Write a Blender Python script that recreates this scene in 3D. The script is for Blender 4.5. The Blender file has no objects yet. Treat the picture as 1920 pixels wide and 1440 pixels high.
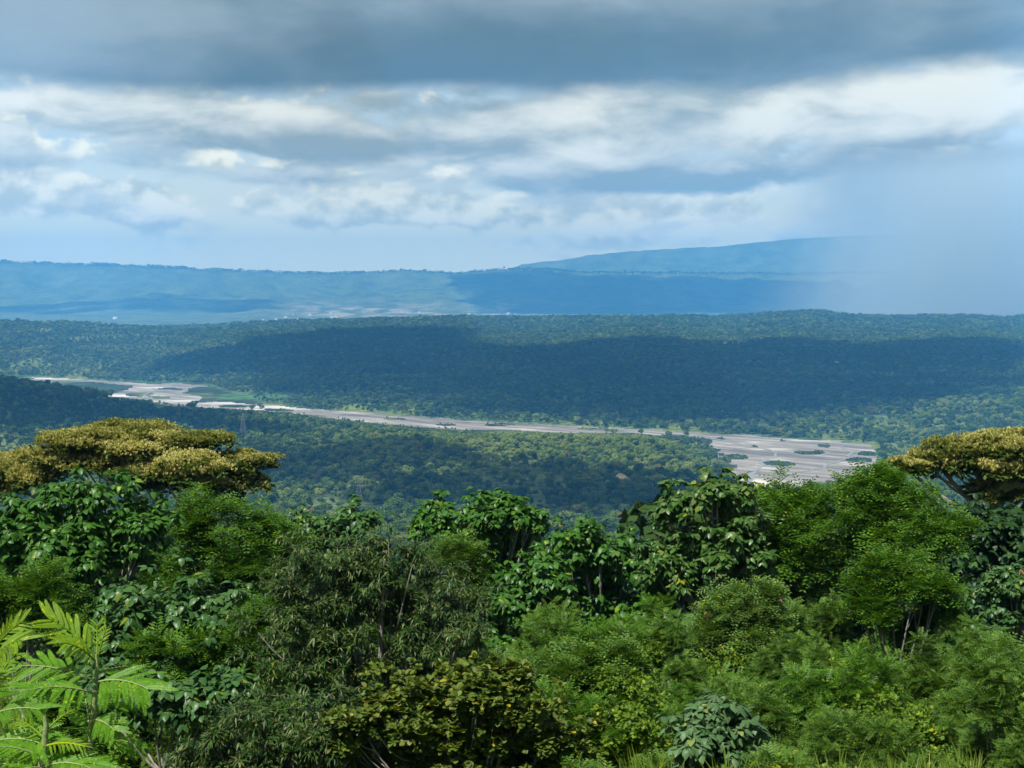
import bpy, math, random
import numpy as np
from mathutils import Matrix, Vector

random.seed(7)
RNG = np.random.default_rng(11)
S = bpy.context.scene
COL = S.collection

# ------------------------------------------------------------------ camera
F = 2638.0                       # focal length in photo pixels (1920 wide)
CAMZ = 250.0                     # metres above the river
PITCH = math.atan((720 - 575) / F)
cd = bpy.data.cameras.new('camera')
cd.sensor_width = 36.0
cd.lens = 36.0 * F / 1920.0
cd.clip_start = 0.1
cd.clip_end = 120000.0
cam = bpy.data.objects.new('camera', cd)
COL.objects.link(cam)
cam.location = (0, 0, CAMZ)
cam.rotation_euler = (math.pi / 2 - PITCH, 0, 0)
S.camera = cam

# ------------------------------------------------------------------ render, exposure
S.render.engine = 'CYCLES'
S.view_settings.view_transform = 'Standard'
S.view_settings.look = 'None'
S.view_settings.exposure = 0.8
S.view_settings.gamma = 1.0
S.view_settings.use_curve_mapping = False
cy = S.cycles
cy.use_denoising = True
cy.max_bounces = 5
cy.diffuse_bounces = 3
cy.glossy_bounces = 2
cy.transmission_bounces = 3
cy.volume_bounces = 3
cy.transparent_max_bounces = 16
cy.caustics_reflective = False
cy.caustics_refractive = False
cy.sample_clamp_indirect = 4.0

# ------------------------------------------------------------------ sun
SUN_EL = math.radians(58)
SUN_AZ = math.radians(-148)      # from +Y towards +X: behind the camera, to the left
SUND = np.array([math.sin(SUN_AZ) * math.cos(SUN_EL), math.cos(SUN_AZ) * math.cos(SUN_EL), math.sin(SUN_EL)])
ld = bpy.data.lights.new('sun', 'SUN')
ld.energy = 5.0
ld.angle = math.radians(0.5)
ld.color = (1.0, 0.97, 0.92)
sun = bpy.data.objects.new('sun', ld)
COL.objects.link(sun)
sun.rotation_euler = Vector(SUND).to_track_quat('Z', 'Y').to_euler()
sun.location = (0, -50, 400)


# ------------------------------------------------------------------ node expression helper
class NT:
    def __init__(self, tree):
        self.t = tree

    def node(self, kind, **kw):
        n = self.t.nodes.new(kind)
        for k, v in kw.items():
            setattr(n, k, v)
        return n

    def link(self, a, b):
        if isinstance(a, E):
            a = a.s
        if isinstance(a, bpy.types.NodeSocket):
            self.t.links.new(a, b)
        else:
            b.default_value = a

    def math(self, op, *args, clamp=False):
        n = self.node('ShaderNodeMath', operation=op, use_clamp=clamp)
        for i, a in enumerate(args):
            self.link(a, n.inputs[i])
        return E(self, n.outputs[0])

    def vec(self, x, y, z=0.0):
        n = self.node('ShaderNodeCombineXYZ')
        for i, a in enumerate((x, y, z)):
            self.link(a, n.inputs[i])
        return n.outputs[0]

    def noise(self, v, scale=1.0, detail=4.0, rough=0.5, dist=0.0, col=False):
        n = self.node('ShaderNodeTexNoise')
        self.link(v, n.inputs['Vector'])
        n.inputs['Scale'].default_value = scale
        n.inputs['Detail'].default_value = detail
        n.inputs['Roughness'].default_value = rough
        n.inputs['Distortion'].default_value = dist
        return n.outputs['Color'] if col else E(self, n.outputs['Fac'])

    def sstep(self, x, a, b):
        n = self.node('ShaderNodeMapRange', interpolation_type='SMOOTHSTEP')
        self.link(x, n.inputs['Value'])
        for k, v in (('From Min', a), ('From Max', b), ('To Min', 0.0), ('To Max', 1.0)):
            self.link(v, n.inputs[k])
        return E(self, n.outputs['Result'])

    def mix(self, fac, a, b):
        n = self.node('ShaderNodeMix', data_type='RGBA')
        self.link(fac, n.inputs['Factor'])
        self.link(col4(a), n.inputs[6])
        self.link(col4(b), n.inputs[7])
        return n.outputs[2]

    def gauss(self, u, v, cu, cv, ru, rv):
        a = (u - cu) / ru
        b = (v - cv) / rv
        return self.math('EXPONENT', (a * a + b * b) * -1.0)


def col4(c):
    return (c[0], c[1], c[2], 1.0) if isinstance(c, tuple) else c


class E:
    def __init__(self, nt, s):
        self.nt, self.s = nt, s

    def __add__(self, o): return self.nt.math('ADD', self, o)
    def __radd__(self, o): return self.nt.math('ADD', o, self)
    def __sub__(self, o): return self.nt.math('SUBTRACT', self, o)
    def __rsub__(self, o): return self.nt.math('SUBTRACT', o, self)
    def __mul__(self, o): return self.nt.math('MULTIPLY', self, o)
    def __rmul__(self, o): return self.nt.math('MULTIPLY', o, self)
    def __truediv__(self, o): return self.nt.math('DIVIDE', self, o)


# ------------------------------------------------------------------ sky
SKY_STRENGTH = 0.1
world = bpy.data.worlds.new('World')
S.world = world
world.use_nodes = True


def build_sky():
    t = world.node_tree
    t.nodes.clear()
    n = NT(t)
    tc = n.node('ShaderNodeTexCoord')
    sp = n.node('ShaderNodeSeparateXYZ')
    n.link(tc.outputs['Generated'], sp.inputs[0])
    x, y, z = (E(n, sp.outputs[i]) for i in range(3))
    az = n.math('ARCTAN2', x, y)
    el = n.math('ARCSINE', z)
    # u: azimuth, v: elevation, both in milliradians times 2.638 (v grows downward from the horizon at 575)
    u = az * (F * 1.02) + 960.0
    v = 575.0 - el * F
    sky = n.node('ShaderNodeTexSky', sky_type='NISHITA')
    sky.sun_disc = False
    sky.sun_elevation = SUN_EL
    sky.sun_rotation = SUN_AZ
    sky.air_density = 1.0
    sky.dust_density = 1.5
    sky.ozone_density = 2.0
    k = 1.0 / SKY_STRENGTH / 2.0 ** S.view_settings.exposure

    def c(r, g, b):
        return (r * k, g * k, b * k)

    wv = n.vec(u / 230.0, v / 95.0, 3.1)
    warp = n.noise(wv, 1.0, 5.0, 0.55) - 0.5
    warp2 = n.noise(n.vec(u / 95.0, v / 60.0, 7.7), 1.0, 6.0, 0.6) - 0.5
    vw = v + warp * 46.0 + warp2 * 22.0
    uw = u + warp2 * 60.0

    def puffs(du, dv, seed, su, sv, dist=0.4, det=7.0, rgh=0.55):
        return n.noise(n.vec((u + du) / su, (v + dv) / sv, seed), 1.0, det, rgh, dist)

    # clear air: Nishita whitened towards the horizon
    pale = n.sstep(v, 250.0, 520.0)
    base = n.mix(pale * 0.8 + 0.2, sky.outputs[0], c(2.0, 1.78, 0.95))
    # distant cumulus with lit tops: density, and shade from the density towards the light
    d1 = puffs(0, 0, 1.3, 120.0, 84.0, 0.1, 6.0, 0.5)
    d1u = puffs(-12, -24.0, 1.3, 120.0, 84.0, 0.1, 6.0, 0.5)
    band1 = n.sstep(v, 505.0, 430.0) * 0.8 + 0.1
    place1 = (n.gauss(u, v, 60, 370, 110, 45) * 0.34 + n.gauss(u, v, 255, 385, 80, 45) * 0.36
              + n.gauss(u, v, 640, 380, 140, 36) * 0.34 + n.gauss(u, v, 900, 395, 240, 32) * 0.22
              + n.gauss(u, v, 1240, 400, 210, 32) * 0.22 + n.gauss(u, v, 30, 285, 90, 50) * 0.25
              + n.gauss(u, v, 1050, 460, 200, 18) * 0.15
              - n.gauss(u, v, 170, 335, 110, 22) * 0.15 - n.gauss(u, v, 420, 345, 90, 25) * 0.12)
    dens1 = n.sstep(d1 + place1 * 1.15, 0.53, 0.64) * band1
    lit1 = n.sstep(d1 - d1u, -0.10, 0.08)
    cum = n.mix(lit1, c(0.95, 0.90, 0.58), c(1.85, 1.66, 1.10))
    sky1 = n.mix(dens1 * 0.92, base, cum)
    # layered grey and white stratocumulus
    d2 = puffs(0, 0, 5.9, 230.0, 88.0, 0.3)
    d2u = puffs(-20, -26.0, 5.9, 230.0, 88.0, 0.3)
    place2 = (n.gauss(u, v, 1650, 205, 420, 75) * 0.42 + n.gauss(u, v, 1080, 250, 250, 80) * 0.32
              + n.gauss(u, v, 300, 235, 420, 50) * 0.34 + n.gauss(u, v, 650, 285, 330, 32) * 0.30
              + n.gauss(u, v, 1250, 340, 330, 26) * 0.36 + n.gauss(u, v, 480, 335, 230, 20) * 0.22
              + n.gauss(u, v, 200, 310, 200, 22) * 0.2)
    up2 = n.sstep(v, 150.0, 60.0) * 0.3
    dens2 = n.sstep(d2 + place2 + up2, 0.55, 0.72)
    dark2 = (n.gauss(uw, vw, 800, 200, 210, 26) * 0.95 + n.gauss(uw, vw, 640, 282, 260, 24) * 0.75
             + n.gauss(uw, vw, 1240, 345, 300, 22) * 0.95 + n.gauss(uw, vw, 480, 338, 190, 16) * 0.5
             + n.gauss(uw, vw, 1290, 225, 120, 45) * 0.35 + n.gauss(uw, vw, 1750, 300, 330, 24) * 0.75
             + n.gauss(uw, vw, 1400, 160, 120, 22) * 0.75 + n.gauss(uw, vw, 200, 320, 160, 16) * 0.45)
    bright2 = (n.gauss(uw, vw, 1790, 200, 190, 50) * 0.6 + n.gauss(uw, vw, 1430, 225, 90, 40) * 0.45
               + n.gauss(uw, vw, 1060, 205, 90, 30) * 0.45 + n.gauss(uw, vw, 540, 210, 110, 20) * 0.35
               + n.gauss(uw, vw, 1110, 285, 60, 22) * 0.35 + n.gauss(uw, vw, 60, 215, 130, 28) * 0.3)
    lit2 = n.sstep((d2 - d2u) * 2.2 + bright2 - dark2 * 0.85, -0.62, 0.5)
    str_ = n.mix(lit2, c(0.47, 0.51, 0.41), c(1.30, 1.25, 1.0))
    sky2 = n.mix(dens2, sky1, str_)
    # the dark cloud bank that reaches overhead
    edge = (178.0 - n.gauss(u, v, 1920, v, 330, 1e6) * 38.0 + n.gauss(u, v, 330, v, 260, 1e6) * 14.0)
    d3 = n.sstep(vw - edge, 26.0, -26.0)
    t3 = n.noise(n.vec(u / 520.0, v / 190.0, 9.2), 1.0, 5.0, 0.5, 0.3)
    t3b = n.noise(n.vec(u / 160.0, v / 70.0, 2.2), 1.0, 5.0, 0.55, 0.5)
    lt = (n.gauss(u, v, 130, 70, 260, 75) * 0.50 + n.gauss(u, v, 1000, -10, 560, 70) * 0.34 + n.gauss(u, v, 1850, 10, 200, 40) * 0.15
          - n.gauss(u, v, 250, 178, 420, 22) * 0.18 - n.gauss(u, v, 1250, 105, 520, 50) * 0.28 - n.gauss(u, v, 900, 140, 300, 40) * 0.1)
    tone = n.sstep((t3 - 0.5) * 1.3 + (t3b - 0.5) * 0.7 + lt * 1.25 + 0.36, 0.0, 1.0)
    bank = n.mix(tone, c(0.135, 0.192, 0.20), c(0.42, 0.50, 0.52))
    sky3 = n.mix(d3 * 0.97, sky2, bank)
    # grey air behind the rain shaft
    rn = n.sstep(u + warp * 80.0, 1430.0, 1640.0) * n.sstep(v + warp * 20, 270.0, 320.0)
    sky4 = n.mix(rn * 0.9, sky3, c(0.44, 0.45, 0.37))
    bg = n.node('ShaderNodeBackground')
    n.link(sky4, bg.inputs[0])
    bg.inputs[1].default_value = SKY_STRENGTH
    out = n.node('ShaderNodeOutputWorld')
    n.link(bg.outputs[0], out.inputs[0])


build_sky()

# ------------------------------------------------------------------ projection helpers (photo pixel -> world)
SP, CP = math.sin(PITCH), math.cos(PITCH)


def ray(px, py):
    a = (np.asarray(px, float) - 960.0) / F
    b = (720.0 - np.asarray(py, float)) / F
    return a, CP + b * SP, -SP + b * CP


def at(px, py, Y):
    dx, dy, dz = ray(px, py)
    k = Y / dy
    return np.stack(np.broadcast_arrays(dx * k, Y, CAMZ + dz * k), -1)


def onz(px, py, z):
    dx, dy, dz = ray(px, py)
    k = (z - CAMZ) / dz
    return np.stack(np.broadcast_arrays(dx * k, dy * k, z), -1)


def project(P):
    P = np.asarray(P, float)
    x, y, z = P[..., 0], P[..., 1], P[..., 2] - CAMZ
    d = y * CP - z * SP
    return 960 + F * x / d, 720 - F * (y * SP + z * CP) / d


# ------------------------------------------------------------------ numeric noise
def vnoise(x, y, seed=0):
    xi, yi = np.floor(x).astype(np.int64), np.floor(y).astype(np.int64)
    xf, yf = x - xi, y - yi

    def h(a, b):
        q = (a * 374761393 + b * 668265263 + seed * 974634777) & 0xFFFFFFFF
        q = ((q ^ (q >> 13)) * 1274126177) & 0xFFFFFFFF
        return ((q ^ (q >> 16)) & 0xFFFF) / 65535.0
    u, v = xf * xf * (3 - 2 * xf), yf * yf * (3 - 2 * yf)
    return (h(xi, yi) * (1 - u) + h(xi + 1, yi) * u) * (1 - v) + (h(xi, yi + 1) * (1 - u) + h(xi + 1, yi + 1) * u) * v


def fbm(x, y, seed=0, oct=4, gain=0.5):
    s, a, t = 0.0, 1.0, 0.0
    for i in range(oct):
        s = s + a * vnoise(x * 2 ** i + 17.3 * i, y * 2 ** i - 9.1 * i, seed + i)
        t += a
        a *= gain
    return s / t


def smooth(x, a, b):
    t = np.clip((x - a) / (b - a), 0, 1)
    return t * t * (3 - 2 * t)


def inpoly(px, py, poly):
    px, py = np.asarray(px, float), np.asarray(py, float)
    r = np.zeros(px.shape, bool)
    n = len(poly)
    for i in range(n):
        x1, y1 = poly[i]
        x2, y2 = poly[(i + 1) % n]
        if y1 == y2:
            continue
        c = ((y1 > py) != (y2 > py)) & (px < (x2 - x1) * (py - y1) / (y2 - y1) + x1)
        r ^= c
    return r


# ------------------------------------------------------------------ the river's outline, on the plane z = 0
WASH = [(330, 757), (400, 753), (500, 759), (600, 767), (700, 774), (800, 782), (900, 788), (1000, 794), (1110, 801),
        (1200, 805), (1300, 810), (1400, 816), (1500, 822), (1600, 829), (1646, 836), (1650, 852), (1640, 872), (1600, 892),
        (1560, 905), (1500, 915), (1490, 955), (1396, 958), (1384, 930), (1370, 914), (1310, 913), (1262, 915), (1256, 910), (1310, 903), (1372, 892),
        (1368, 878), (1345, 852), (1330, 834), (1290, 822), (1200, 815), (1110, 814), (1000, 811), (900, 810), (800, 806),
        (700, 796), (620, 789), (560, 777), (450, 769), (330, 763)]
WASH_FAR = [(60, 707), (135, 709), (240, 716), (392, 721), (394, 725), (352, 729), (345, 735), (384, 742), (366, 752),
            (345, 757), (335, 763), (290, 761), (280, 751), (180, 744), (185, 739), (240, 732), (246, 724), (190, 718), (60, 714)]
ISLES = [(1302, 829, 36, 7), (1265, 822, 28, 5), (1384, 858, 22, 4.5), (1452, 869, 34, 4), (1548, 835, 11, 3), (1522, 849, 24, 3.2),
         (1604, 862, 26, 5), (1343, 823, 6, 1.6), (1630, 850, 16, 4), (258, 740, 26, 3.4), (318, 729, 16, 1.8), (300, 744, 18, 1.8),
         (940, 797, 26, 2.4), (740, 786, 18, 1.6), (520, 768, 26, 1.5), (430, 762, 30, 1.6), (1420, 838, 5, 1.5), (1465, 826, 7, 1.2),
         (840, 797, 18, 1.4), (1110, 805, 20, 1.5)]
FAR_E = [(-400, 700), (60, 706), (240, 715), (392, 720), (500, 757), (600, 766), (800, 781), (1000, 793), (1200, 804), (1400, 815), (1646, 834), (2000, 850), (2600, 872)]
NEAR_E = [(-400, 722), (60, 716), (180, 746), (300, 764), (450, 769), (620, 783), (800, 799), (1000, 804), (1200, 815), (1290, 824), (1345, 852), (1372, 890), (1240, 915),
          (1390, 960), (1500, 960), (1640, 890), (2000, 900), (2600, 910)]


def edge_fn(pts):
    P = onz([p[0] for p in pts], [p[1] for p in pts], 0.0)
    o = np.argsort(P[:, 0])
    return P[o, 0], P[o, 1]


FX, FY = edge_fn(FAR_E)
NX, NY = edge_fn([p for p in NEAR_E if p not in ((1240, 915),)])


def river_mask(X, Y, rag=1.0):
    """1 where the bare riverbed shows."""
    px, py = project(np.stack([X, Y, np.zeros_like(X)], -1))
    wx = (fbm(X / 70, Y / 70, 5, 3) - 0.5) * 40 * rag
    wy = (fbm(X / 90, Y / 240, 6, 3) - 0.5) * 5.5 * rag
    qx, qy = px + wx, py + wy
    m = inpoly(qx, qy, WASH) | inpoly(qx, qy, WASH_FAR)
    for (cx, cy_, rx, ry) in ISLES:
        m &= ~(((qx - cx) / rx) ** 2 + ((qy - cy_) / ry) ** 2 < 1.0)
    return m


# ------------------------------------------------------------------ terrain height
PY_ = [-200, -60, -10, 0, 6, 18, 30, 45, 60, 80, 120, 200, 400, 700, 1200, 1500, 2000, 2300, 9000]
PD_ = [1.6, 1.6, 1.6, 1.7, 3.4, 7.0, 9.4, 12.2, 15.2, 20, 31, 60, 112, 152, 190, 213, 236, 246, 247]


def H(X, Y, detail=True):
    X, Y = np.asarray(X, float), np.asarray(Y, float)
    Ys = np.maximum(Y, 1.0)
    az = 960 + F * X / np.maximum(Y, 30.0)
    # near side
    zn = CAMZ - np.interp(Y, PY_, PD_)
    hill = np.interp(X, [-3000, -1500, -946, -660, -500, -300, 0, 200], [160, 142, 106, 62, 34, 10, 1, 0]) * np.exp(-((Y - 2550) / 480) ** 2)
    spur = 34 * np.exp(-((X - 40) / 330) ** 2 - ((Y - 2150) / 330) ** 2)
    zn = zn + hill + spur
    ny = np.interp(X, NX, NY)
    fy = np.interp(X, FX, FY)
    zn = zn * smooth(ny - Y, -60, 260) + hill * (1 - smooth(ny - Y, -60, 260))
    # far side
    zn = zn - 1.8 * smooth(2.5 - X, 0, 6) * smooth(Y, 8, 18) * (1 - smooth(Y, 50, 90))
    t = Y - fy
    z65 = np.interp(az, [-600, 0, 200, 430, 600, 900, 1200, 1920, 2600], [168, 168, 156, 136, 122, 112, 124, 128, 130])
    z85 = np.interp(az, [-600, 0, 380, 450, 600, 830, 1000, 1350, 1460, 1530, 1580, 1640, 1700, 1920, 2600],
                    [90, 95, 120, 140, 155, 172, 175, 182, 198, 208, 196, 186, 184, 176, 170])
    z85 = z85 + 20 * (fbm(az / 70, az * 0, 46, 4) - .5)
    z65 = z65 + 30 * (fbm(az / 110, az * 0, 47, 4) - .5)
    uf = np.clip(t / np.maximum(6500 - fy, 500), 0, 1)
    zf = z65 * uf ** 0.85
    k = smooth(Y, 6400, 8500)
    zf = np.where(Y > 6400, zf * (1 - k) + z85 * k - 14 * np.sin(np.pi * k) * (az < 1100), zf)
    kb = smooth(Y, 8600, 10500)
    zplain = 92 + 95 * smooth(Y, 11200, 16400)
    zf = zf * (1 - kb) + zplain * kb
    # long far ridge
    ycr = 2.2 * (fbm(az / 12, az * 0, 44, 3) - .5) + np.interp(az, [-900, -300, 0, 100, 270, 400, 620, 760, 850, 930, 1000, 1100, 1300, 1480, 1920, 2800],
                    [480, 488, 491, 494, 499, 506, 513, 507, 513, 506, 504, 511, 512, 514, 505, 480])
    zcr = CAMZ + (575 - ycr) / F * 19000
    foot = 15200 + 900 * (fbm(az / 260, az * 0, 31, 3) - 0.5) * 2
    ur = np.clip((Y - foot) / (19000 - foot), 0, 1)
    rid = 1 - np.abs(2 * fbm(az / 90, Y / 2600, 33, 4) - 1)
    sh = ur ** 1.25
    zr = (zcr - 187) * sh * (1 - 0.62 * (1 - rid) * 4 * ur * (1 - ur) * 1.4) - (zcr - 187) * 0.5 * smooth(Y, 19000, 20400) - (zcr - 187) * 0.4 * smooth(Y, 20400, 23000)
    # the last mountain
    ym = 3 * (fbm(az / 14, az * 0, 43, 3) - .5) + np.interp(az, [-900, 820, 960, 985, 1050, 1110, 1200, 1330, 1400, 1480, 1560, 1700, 1920, 2800],
                   [560, 560, 502, 494, 489, 478, 470, 464, 457, 449, 444, 440, 436, 430])
    zm = CAMZ + (575 - ym) / F * 22800
    um = np.clip((Y - 20300) / 2500, 0, 1)
    zmm = (zm - 187) * um ** 1.1 * (1 - 0.25 * (1 - (1 - np.abs(2 * fbm(az / 60, Y / 1500, 41, 4) - 1))) * 4 * um * (1 - um))
    zf = zf + np.where(Y > 14000, np.maximum(zr, zmm * (Y > 19800)), 0)
    z = np.where(t > 0, zf, zn)
    if np.any(Y > 1500):
        qx, qy = project(np.stack(np.broadcast_arrays(X, Y, 0.0 * X), -1))
        w = sum(inpoly(qx + a, qy + b, WASH).astype(float) for a, b in ((0, 0), (12, 0), (-12, 0), (0, 3), (0, -3), (22, 2), (-22, -2))) / 7
        z = np.where(Y > 1500, z * (1 - w) ** 2, z)
    if detail:
        amp = np.clip(np.abs(z) / 60, 0, 1) * np.interp(Y, [0, 60, 300, 3000, 9000, 19000], [0.25, 0.5, 6, 10, 8, 26])
        z = z + amp * (fbm(X / 180, Y / 180, 3, 4) - 0.5) * smooth(Y, 25, 90) + (fbm(X / 7, Y / 7, 8, 3) - 0.5) * 0.7 * (Y < 200) * smooth(Y, 4, 14)
    return z


def ground_hit(px, py, y0=200, y1=20000):
    Ys = np.geomspace(y0, y1, 5000)
    P = at(px, py, Ys)
    h = H(P[:, 0], P[:, 1])
    i = np.argmax(P[:, 2] <= h)
    return np.array([P[i, 0], P[i, 1], h[i]])


# ------------------------------------------------------------------ object helpers
def tag(o, label=None, cat=None, group=None, kind=None):
    if label: o['label'] = label
    if cat: o['category'] = cat
    if group: o['group'] = group
    if kind: o['kind'] = kind
    return o


def link(o, parent=None):
    COL.objects.link(o)
    if parent is not None:
        o.parent = parent
    return o


def empty(name, loc):
    o = bpy.data.objects.new(name, None)
    o.empty_display_size = 0.3
    o.location = [float(c) for c in loc]
    return link(o)


def mesh_arrays(name, V, Fc, mats=(), matidx=None, smooth_=False):
    """V (n,3); Fc list of arrays, each (m,k)."""
    if not isinstance(Fc, (list, tuple)):
        Fc = [Fc]
    me = bpy.data.meshes.new(name)
    V = np.asarray(V, np.float32)
    me.vertices.add(len(V))
    me.vertices.foreach_set('co', V.ravel())
    loops = np.concatenate([f.ravel() for f in Fc]).astype(np.int32)
    sizes = np.concatenate([np.full(len(f), f.shape[1]) for f in Fc]).astype(np.int32)
    starts = np.concatenate([[0], np.cumsum(sizes)[:-1]]).astype(np.int32)
    me.loops.add(len(loops))
    me.loops.foreach_set('vertex_index', loops)
    me.polygons.add(len(sizes))
    me.polygons.foreach_set('loop_start', starts)
    me.polygons.foreach_set('loop_total', sizes)
    for m in mats:
        me.materials.append(m)
    if matidx is not None:
        me.polygons.foreach_set('material_index', np.asarray(matidx, np.int32))
    if smooth_:
        me.polygons.foreach_set('use_smooth', np.ones(len(sizes), bool))
    me.update(calc_edges=True)
    me.validate()
    return me


def obj(name, me, parent=None, loc=(0, 0, 0)):
    o = bpy.data.objects.new(name, me)
    o.location = [float(c) for c in loc]
    return link(o, parent)


def tube(pts, rad, n=7):
    """tapered tube through pts -> V, F"""
    pts = np.asarray(pts, float)
    V = []
    for i, p in enumerate(pts):
        d = pts[min(i + 1, len(pts) - 1)] - pts[max(i - 1, 0)]
        d = d / (np.linalg.norm(d) + 1e-9)
        a = np.cross(d, [0.31, 0.95, 0.05]); a /= np.linalg.norm(a) + 1e-9
        b = np.cross(d, a)
        th = np.arange(n) * 2 * math.pi / n
        V.append(p + rad[i] * (np.cos(th)[:, None] * a + np.sin(th)[:, None] * b))
    V = np.concatenate(V)
    Fq = []
    for i in range(len(pts) - 1):
        for j in range(n):
            k = (j + 1) % n
            Fq.append((i * n + j, i * n + k, (i + 1) * n + k, (i + 1) * n + j))
    return V, np.array(Fq)


def join(parts):
    V, Fs, o = [], [], 0
    for v, f in parts:
        V.append(v)
        Fs.append(f + o)
        o += len(v)
    return np.concatenate(V), np.concatenate(Fs)


def box(c, s):
    c, s = np.asarray(c, float), np.asarray(s, float) / 2
    V = np.array([[x, y, z] for x in (-1, 1) for y in (-1, 1) for z in (-1, 1)]) * s + c
    Fq = np.array([(0, 1, 3, 2), (4, 6, 7, 5), (0, 4, 5, 1), (2, 3, 7, 6), (0, 2, 6, 4), (1, 5, 7, 3)])
    return V, Fq


# ------------------------------------------------------------------ materials
def new_mat(name):
    m = bpy.data.materials.new(name)
    m.use_nodes = True
    m.node_tree.nodes.clear()
    return m, NT(m.node_tree)


def out(n, s, vol=None):
    o = n.node('ShaderNodeOutputMaterial')
    if s is not None: n.link(s, o.inputs['Surface'])
    if vol is not None: n.link(vol, o.inputs['Volume'])


def ramp(n, fac, stops):
    r = n.node('ShaderNodeValToRGB')
    n.link(fac, r.inputs[0])
    e = r.color_ramp.elements
    while len(e) < len(stops):
        e.new(0.5)
    for i, (p, c) in enumerate(stops):
        e[i].position = p
        e[i].color = (*c, 1)
    return r.outputs[0]


def leaf_mat(name, cols, rough=0.45, transl=0.28, tint=(1.25, 1.25, 0.5), spec=0.2, coord_scale=0.0):
    m, n = new_mat(name)
    g = n.node('ShaderNodeNewGeometry')
    oi = n.node('ShaderNodeObjectInfo')
    r = n.math('FRACT', E(n, g.outputs['Random Per Island']) + E(n, oi.outputs['Random']))
    if coord_scale:
        nz = n.noise(g.outputs['Position'], coord_scale, 2.0, 0.5)
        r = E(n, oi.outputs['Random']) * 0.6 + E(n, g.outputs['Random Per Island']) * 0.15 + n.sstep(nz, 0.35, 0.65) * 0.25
    k = len(cols)
    old = tuple(min(.5, a_ * f_) for a_, f_ in zip(cols[k // 2], (3.0, 1.7, .7)))
    st = [(.955 * i / (k - 1), cc) for i, cc in enumerate(cols)]
    c = ramp(n, r, st + ([(.985, old)] if coord_scale == 0 else []))
    b = n.node('ShaderNodeBsdfPrincipled')
    n.link(c, b.inputs['Base Color'])
    b.inputs['Roughness'].default_value = rough
    b.inputs['Specular IOR Level'].default_value = spec
    t = n.node('ShaderNodeBsdfTranslucent')
    mx = n.node('ShaderNodeMix', data_type='RGBA', blend_type='MULTIPLY')
    mx.inputs[0].default_value = 1.0
    n.link(c, mx.inputs[6])
    mx.inputs[7].default_value = (*tint, 1)
    n.link(mx.outputs[2], t.inputs[0])
    ms = n.node('ShaderNodeMixShader')
    ms.inputs[0].default_value = transl
    n.link(b.outputs[0], ms.inputs[1])
    n.link(t.outputs[0], ms.inputs[2])
    out(n, ms.outputs[0])
    return m


def bark_mat(name, c1, c2):
    m, n = new_mat(name)
    tc = n.node('ShaderNodeTexCoord')
    nz = n.noise(tc.outputs['Object'], 9.0, 5.0, 0.6)
    b = n.node('ShaderNodeBsdfPrincipled')
    n.link(n.mix(n.sstep(nz, 0.3, 0.7), c1, c2), b.inputs['Base Color'])
    b.inputs['Roughness'].default_value = 0.9
    bp = n.node('ShaderNodeBump')
    bp.inputs['Strength'].default_value = 0.5
    bp.inputs['Distance'].default_value = 0.03
    n.link(nz, bp.inputs['Height'])
    n.link(bp.outputs[0], b.inputs['Normal'])
    out(n, b.outputs[0])
    return m


def plain_mat(name, c, rough=0.8, var=0.15, scale=3.0, metal=0.0):
    m, n = new_mat(name)
    tc = n.node('ShaderNodeTexCoord')
    nz = n.noise(tc.outputs['Object'], scale, 4.0, 0.6)
    lo = tuple(x * (1 - var) for x in c)
    hi = tuple(min(1, x * (1 + var)) for x in c)
    b = n.node('ShaderNodeBsdfPrincipled')
    n.link(n.mix(nz, lo, hi), b.inputs['Base Color'])
    b.inputs['Roughness'].default_value = rough
    b.inputs['Metallic'].default_value = metal
    out(n, b.outputs[0])
    return m


M_BROAD = leaf_mat('broad_leaf', [(0.021, 0.067, 0.008), (0.034, 0.101, 0.012), (0.053, 0.141, 0.016), (0.039, 0.110, 0.016)], 0.38, 0.25)
M_BROADB = leaf_mat('cool_broad_leaf', [(0.026, 0.073, 0.016), (0.043, 0.108, 0.027), (0.074, 0.146, 0.038)], 0.36, 0.25)
M_PALE = leaf_mat('pale_edged_leaf', [(0.019, 0.055, 0.007), (0.031, 0.083, 0.011), (0.056, 0.118, 0.023), (0.101, 0.152, 0.042)], 0.34, 0.22)
M_FEATH = leaf_mat('feathery_leaf', [(0.039, 0.102, 0.006), (0.060, 0.144, 0.010), (0.084, 0.177, 0.012)], 0.5, 0.34)
M_FEATHB = leaf_mat('soft_feathery_leaf', [(0.051, 0.114, 0.015), (0.079, 0.157, 0.020), (0.100, 0.190, 0.022)], 0.55, 0.32)
M_FEATHC = leaf_mat('light_feathery_leaf', [(0.075, 0.15, 0.03), (0.11, 0.20, 0.038), (0.14, 0.235, 0.045)], 0.55, 0.32)
M_MANGO = leaf_mat('narrow_leaf', [(0.016, 0.042, 0.009), (0.021, 0.058, 0.010), (0.029, 0.072, 0.012), (0.039, 0.087, 0.015), (0.052, 0.099, 0.019), (0.072, 0.104, 0.025), (0.16, 0.165, 0.07)], 0.5, 0.2, spec=0.25)  # last tone: pale leaves, with leaf glints painted into the colour
M_OLIVE = leaf_mat('olive_leaf', [(0.044, 0.078, 0.008), (0.069, 0.108, 0.012), (0.100, 0.146, 0.018), (0.138, 0.157, 0.030)], 0.5, 0.28)
M_BLUE = leaf_mat('grey_green_leaf', [(0.042, 0.090, 0.030), (0.063, 0.124, 0.043), (0.091, 0.166, 0.065)], 0.45, 0.2)
M_OCHRE = leaf_mat('ochre_blossom', [(0.147, 0.182, 0.040), (0.281, 0.285, 0.075), (0.450, 0.427, 0.145), (0.585, 0.547, 0.219)], 0.8, 0.35, tint=(1.1, 1.08, 0.6), spec=0.05, coord_scale=0.55)
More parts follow.
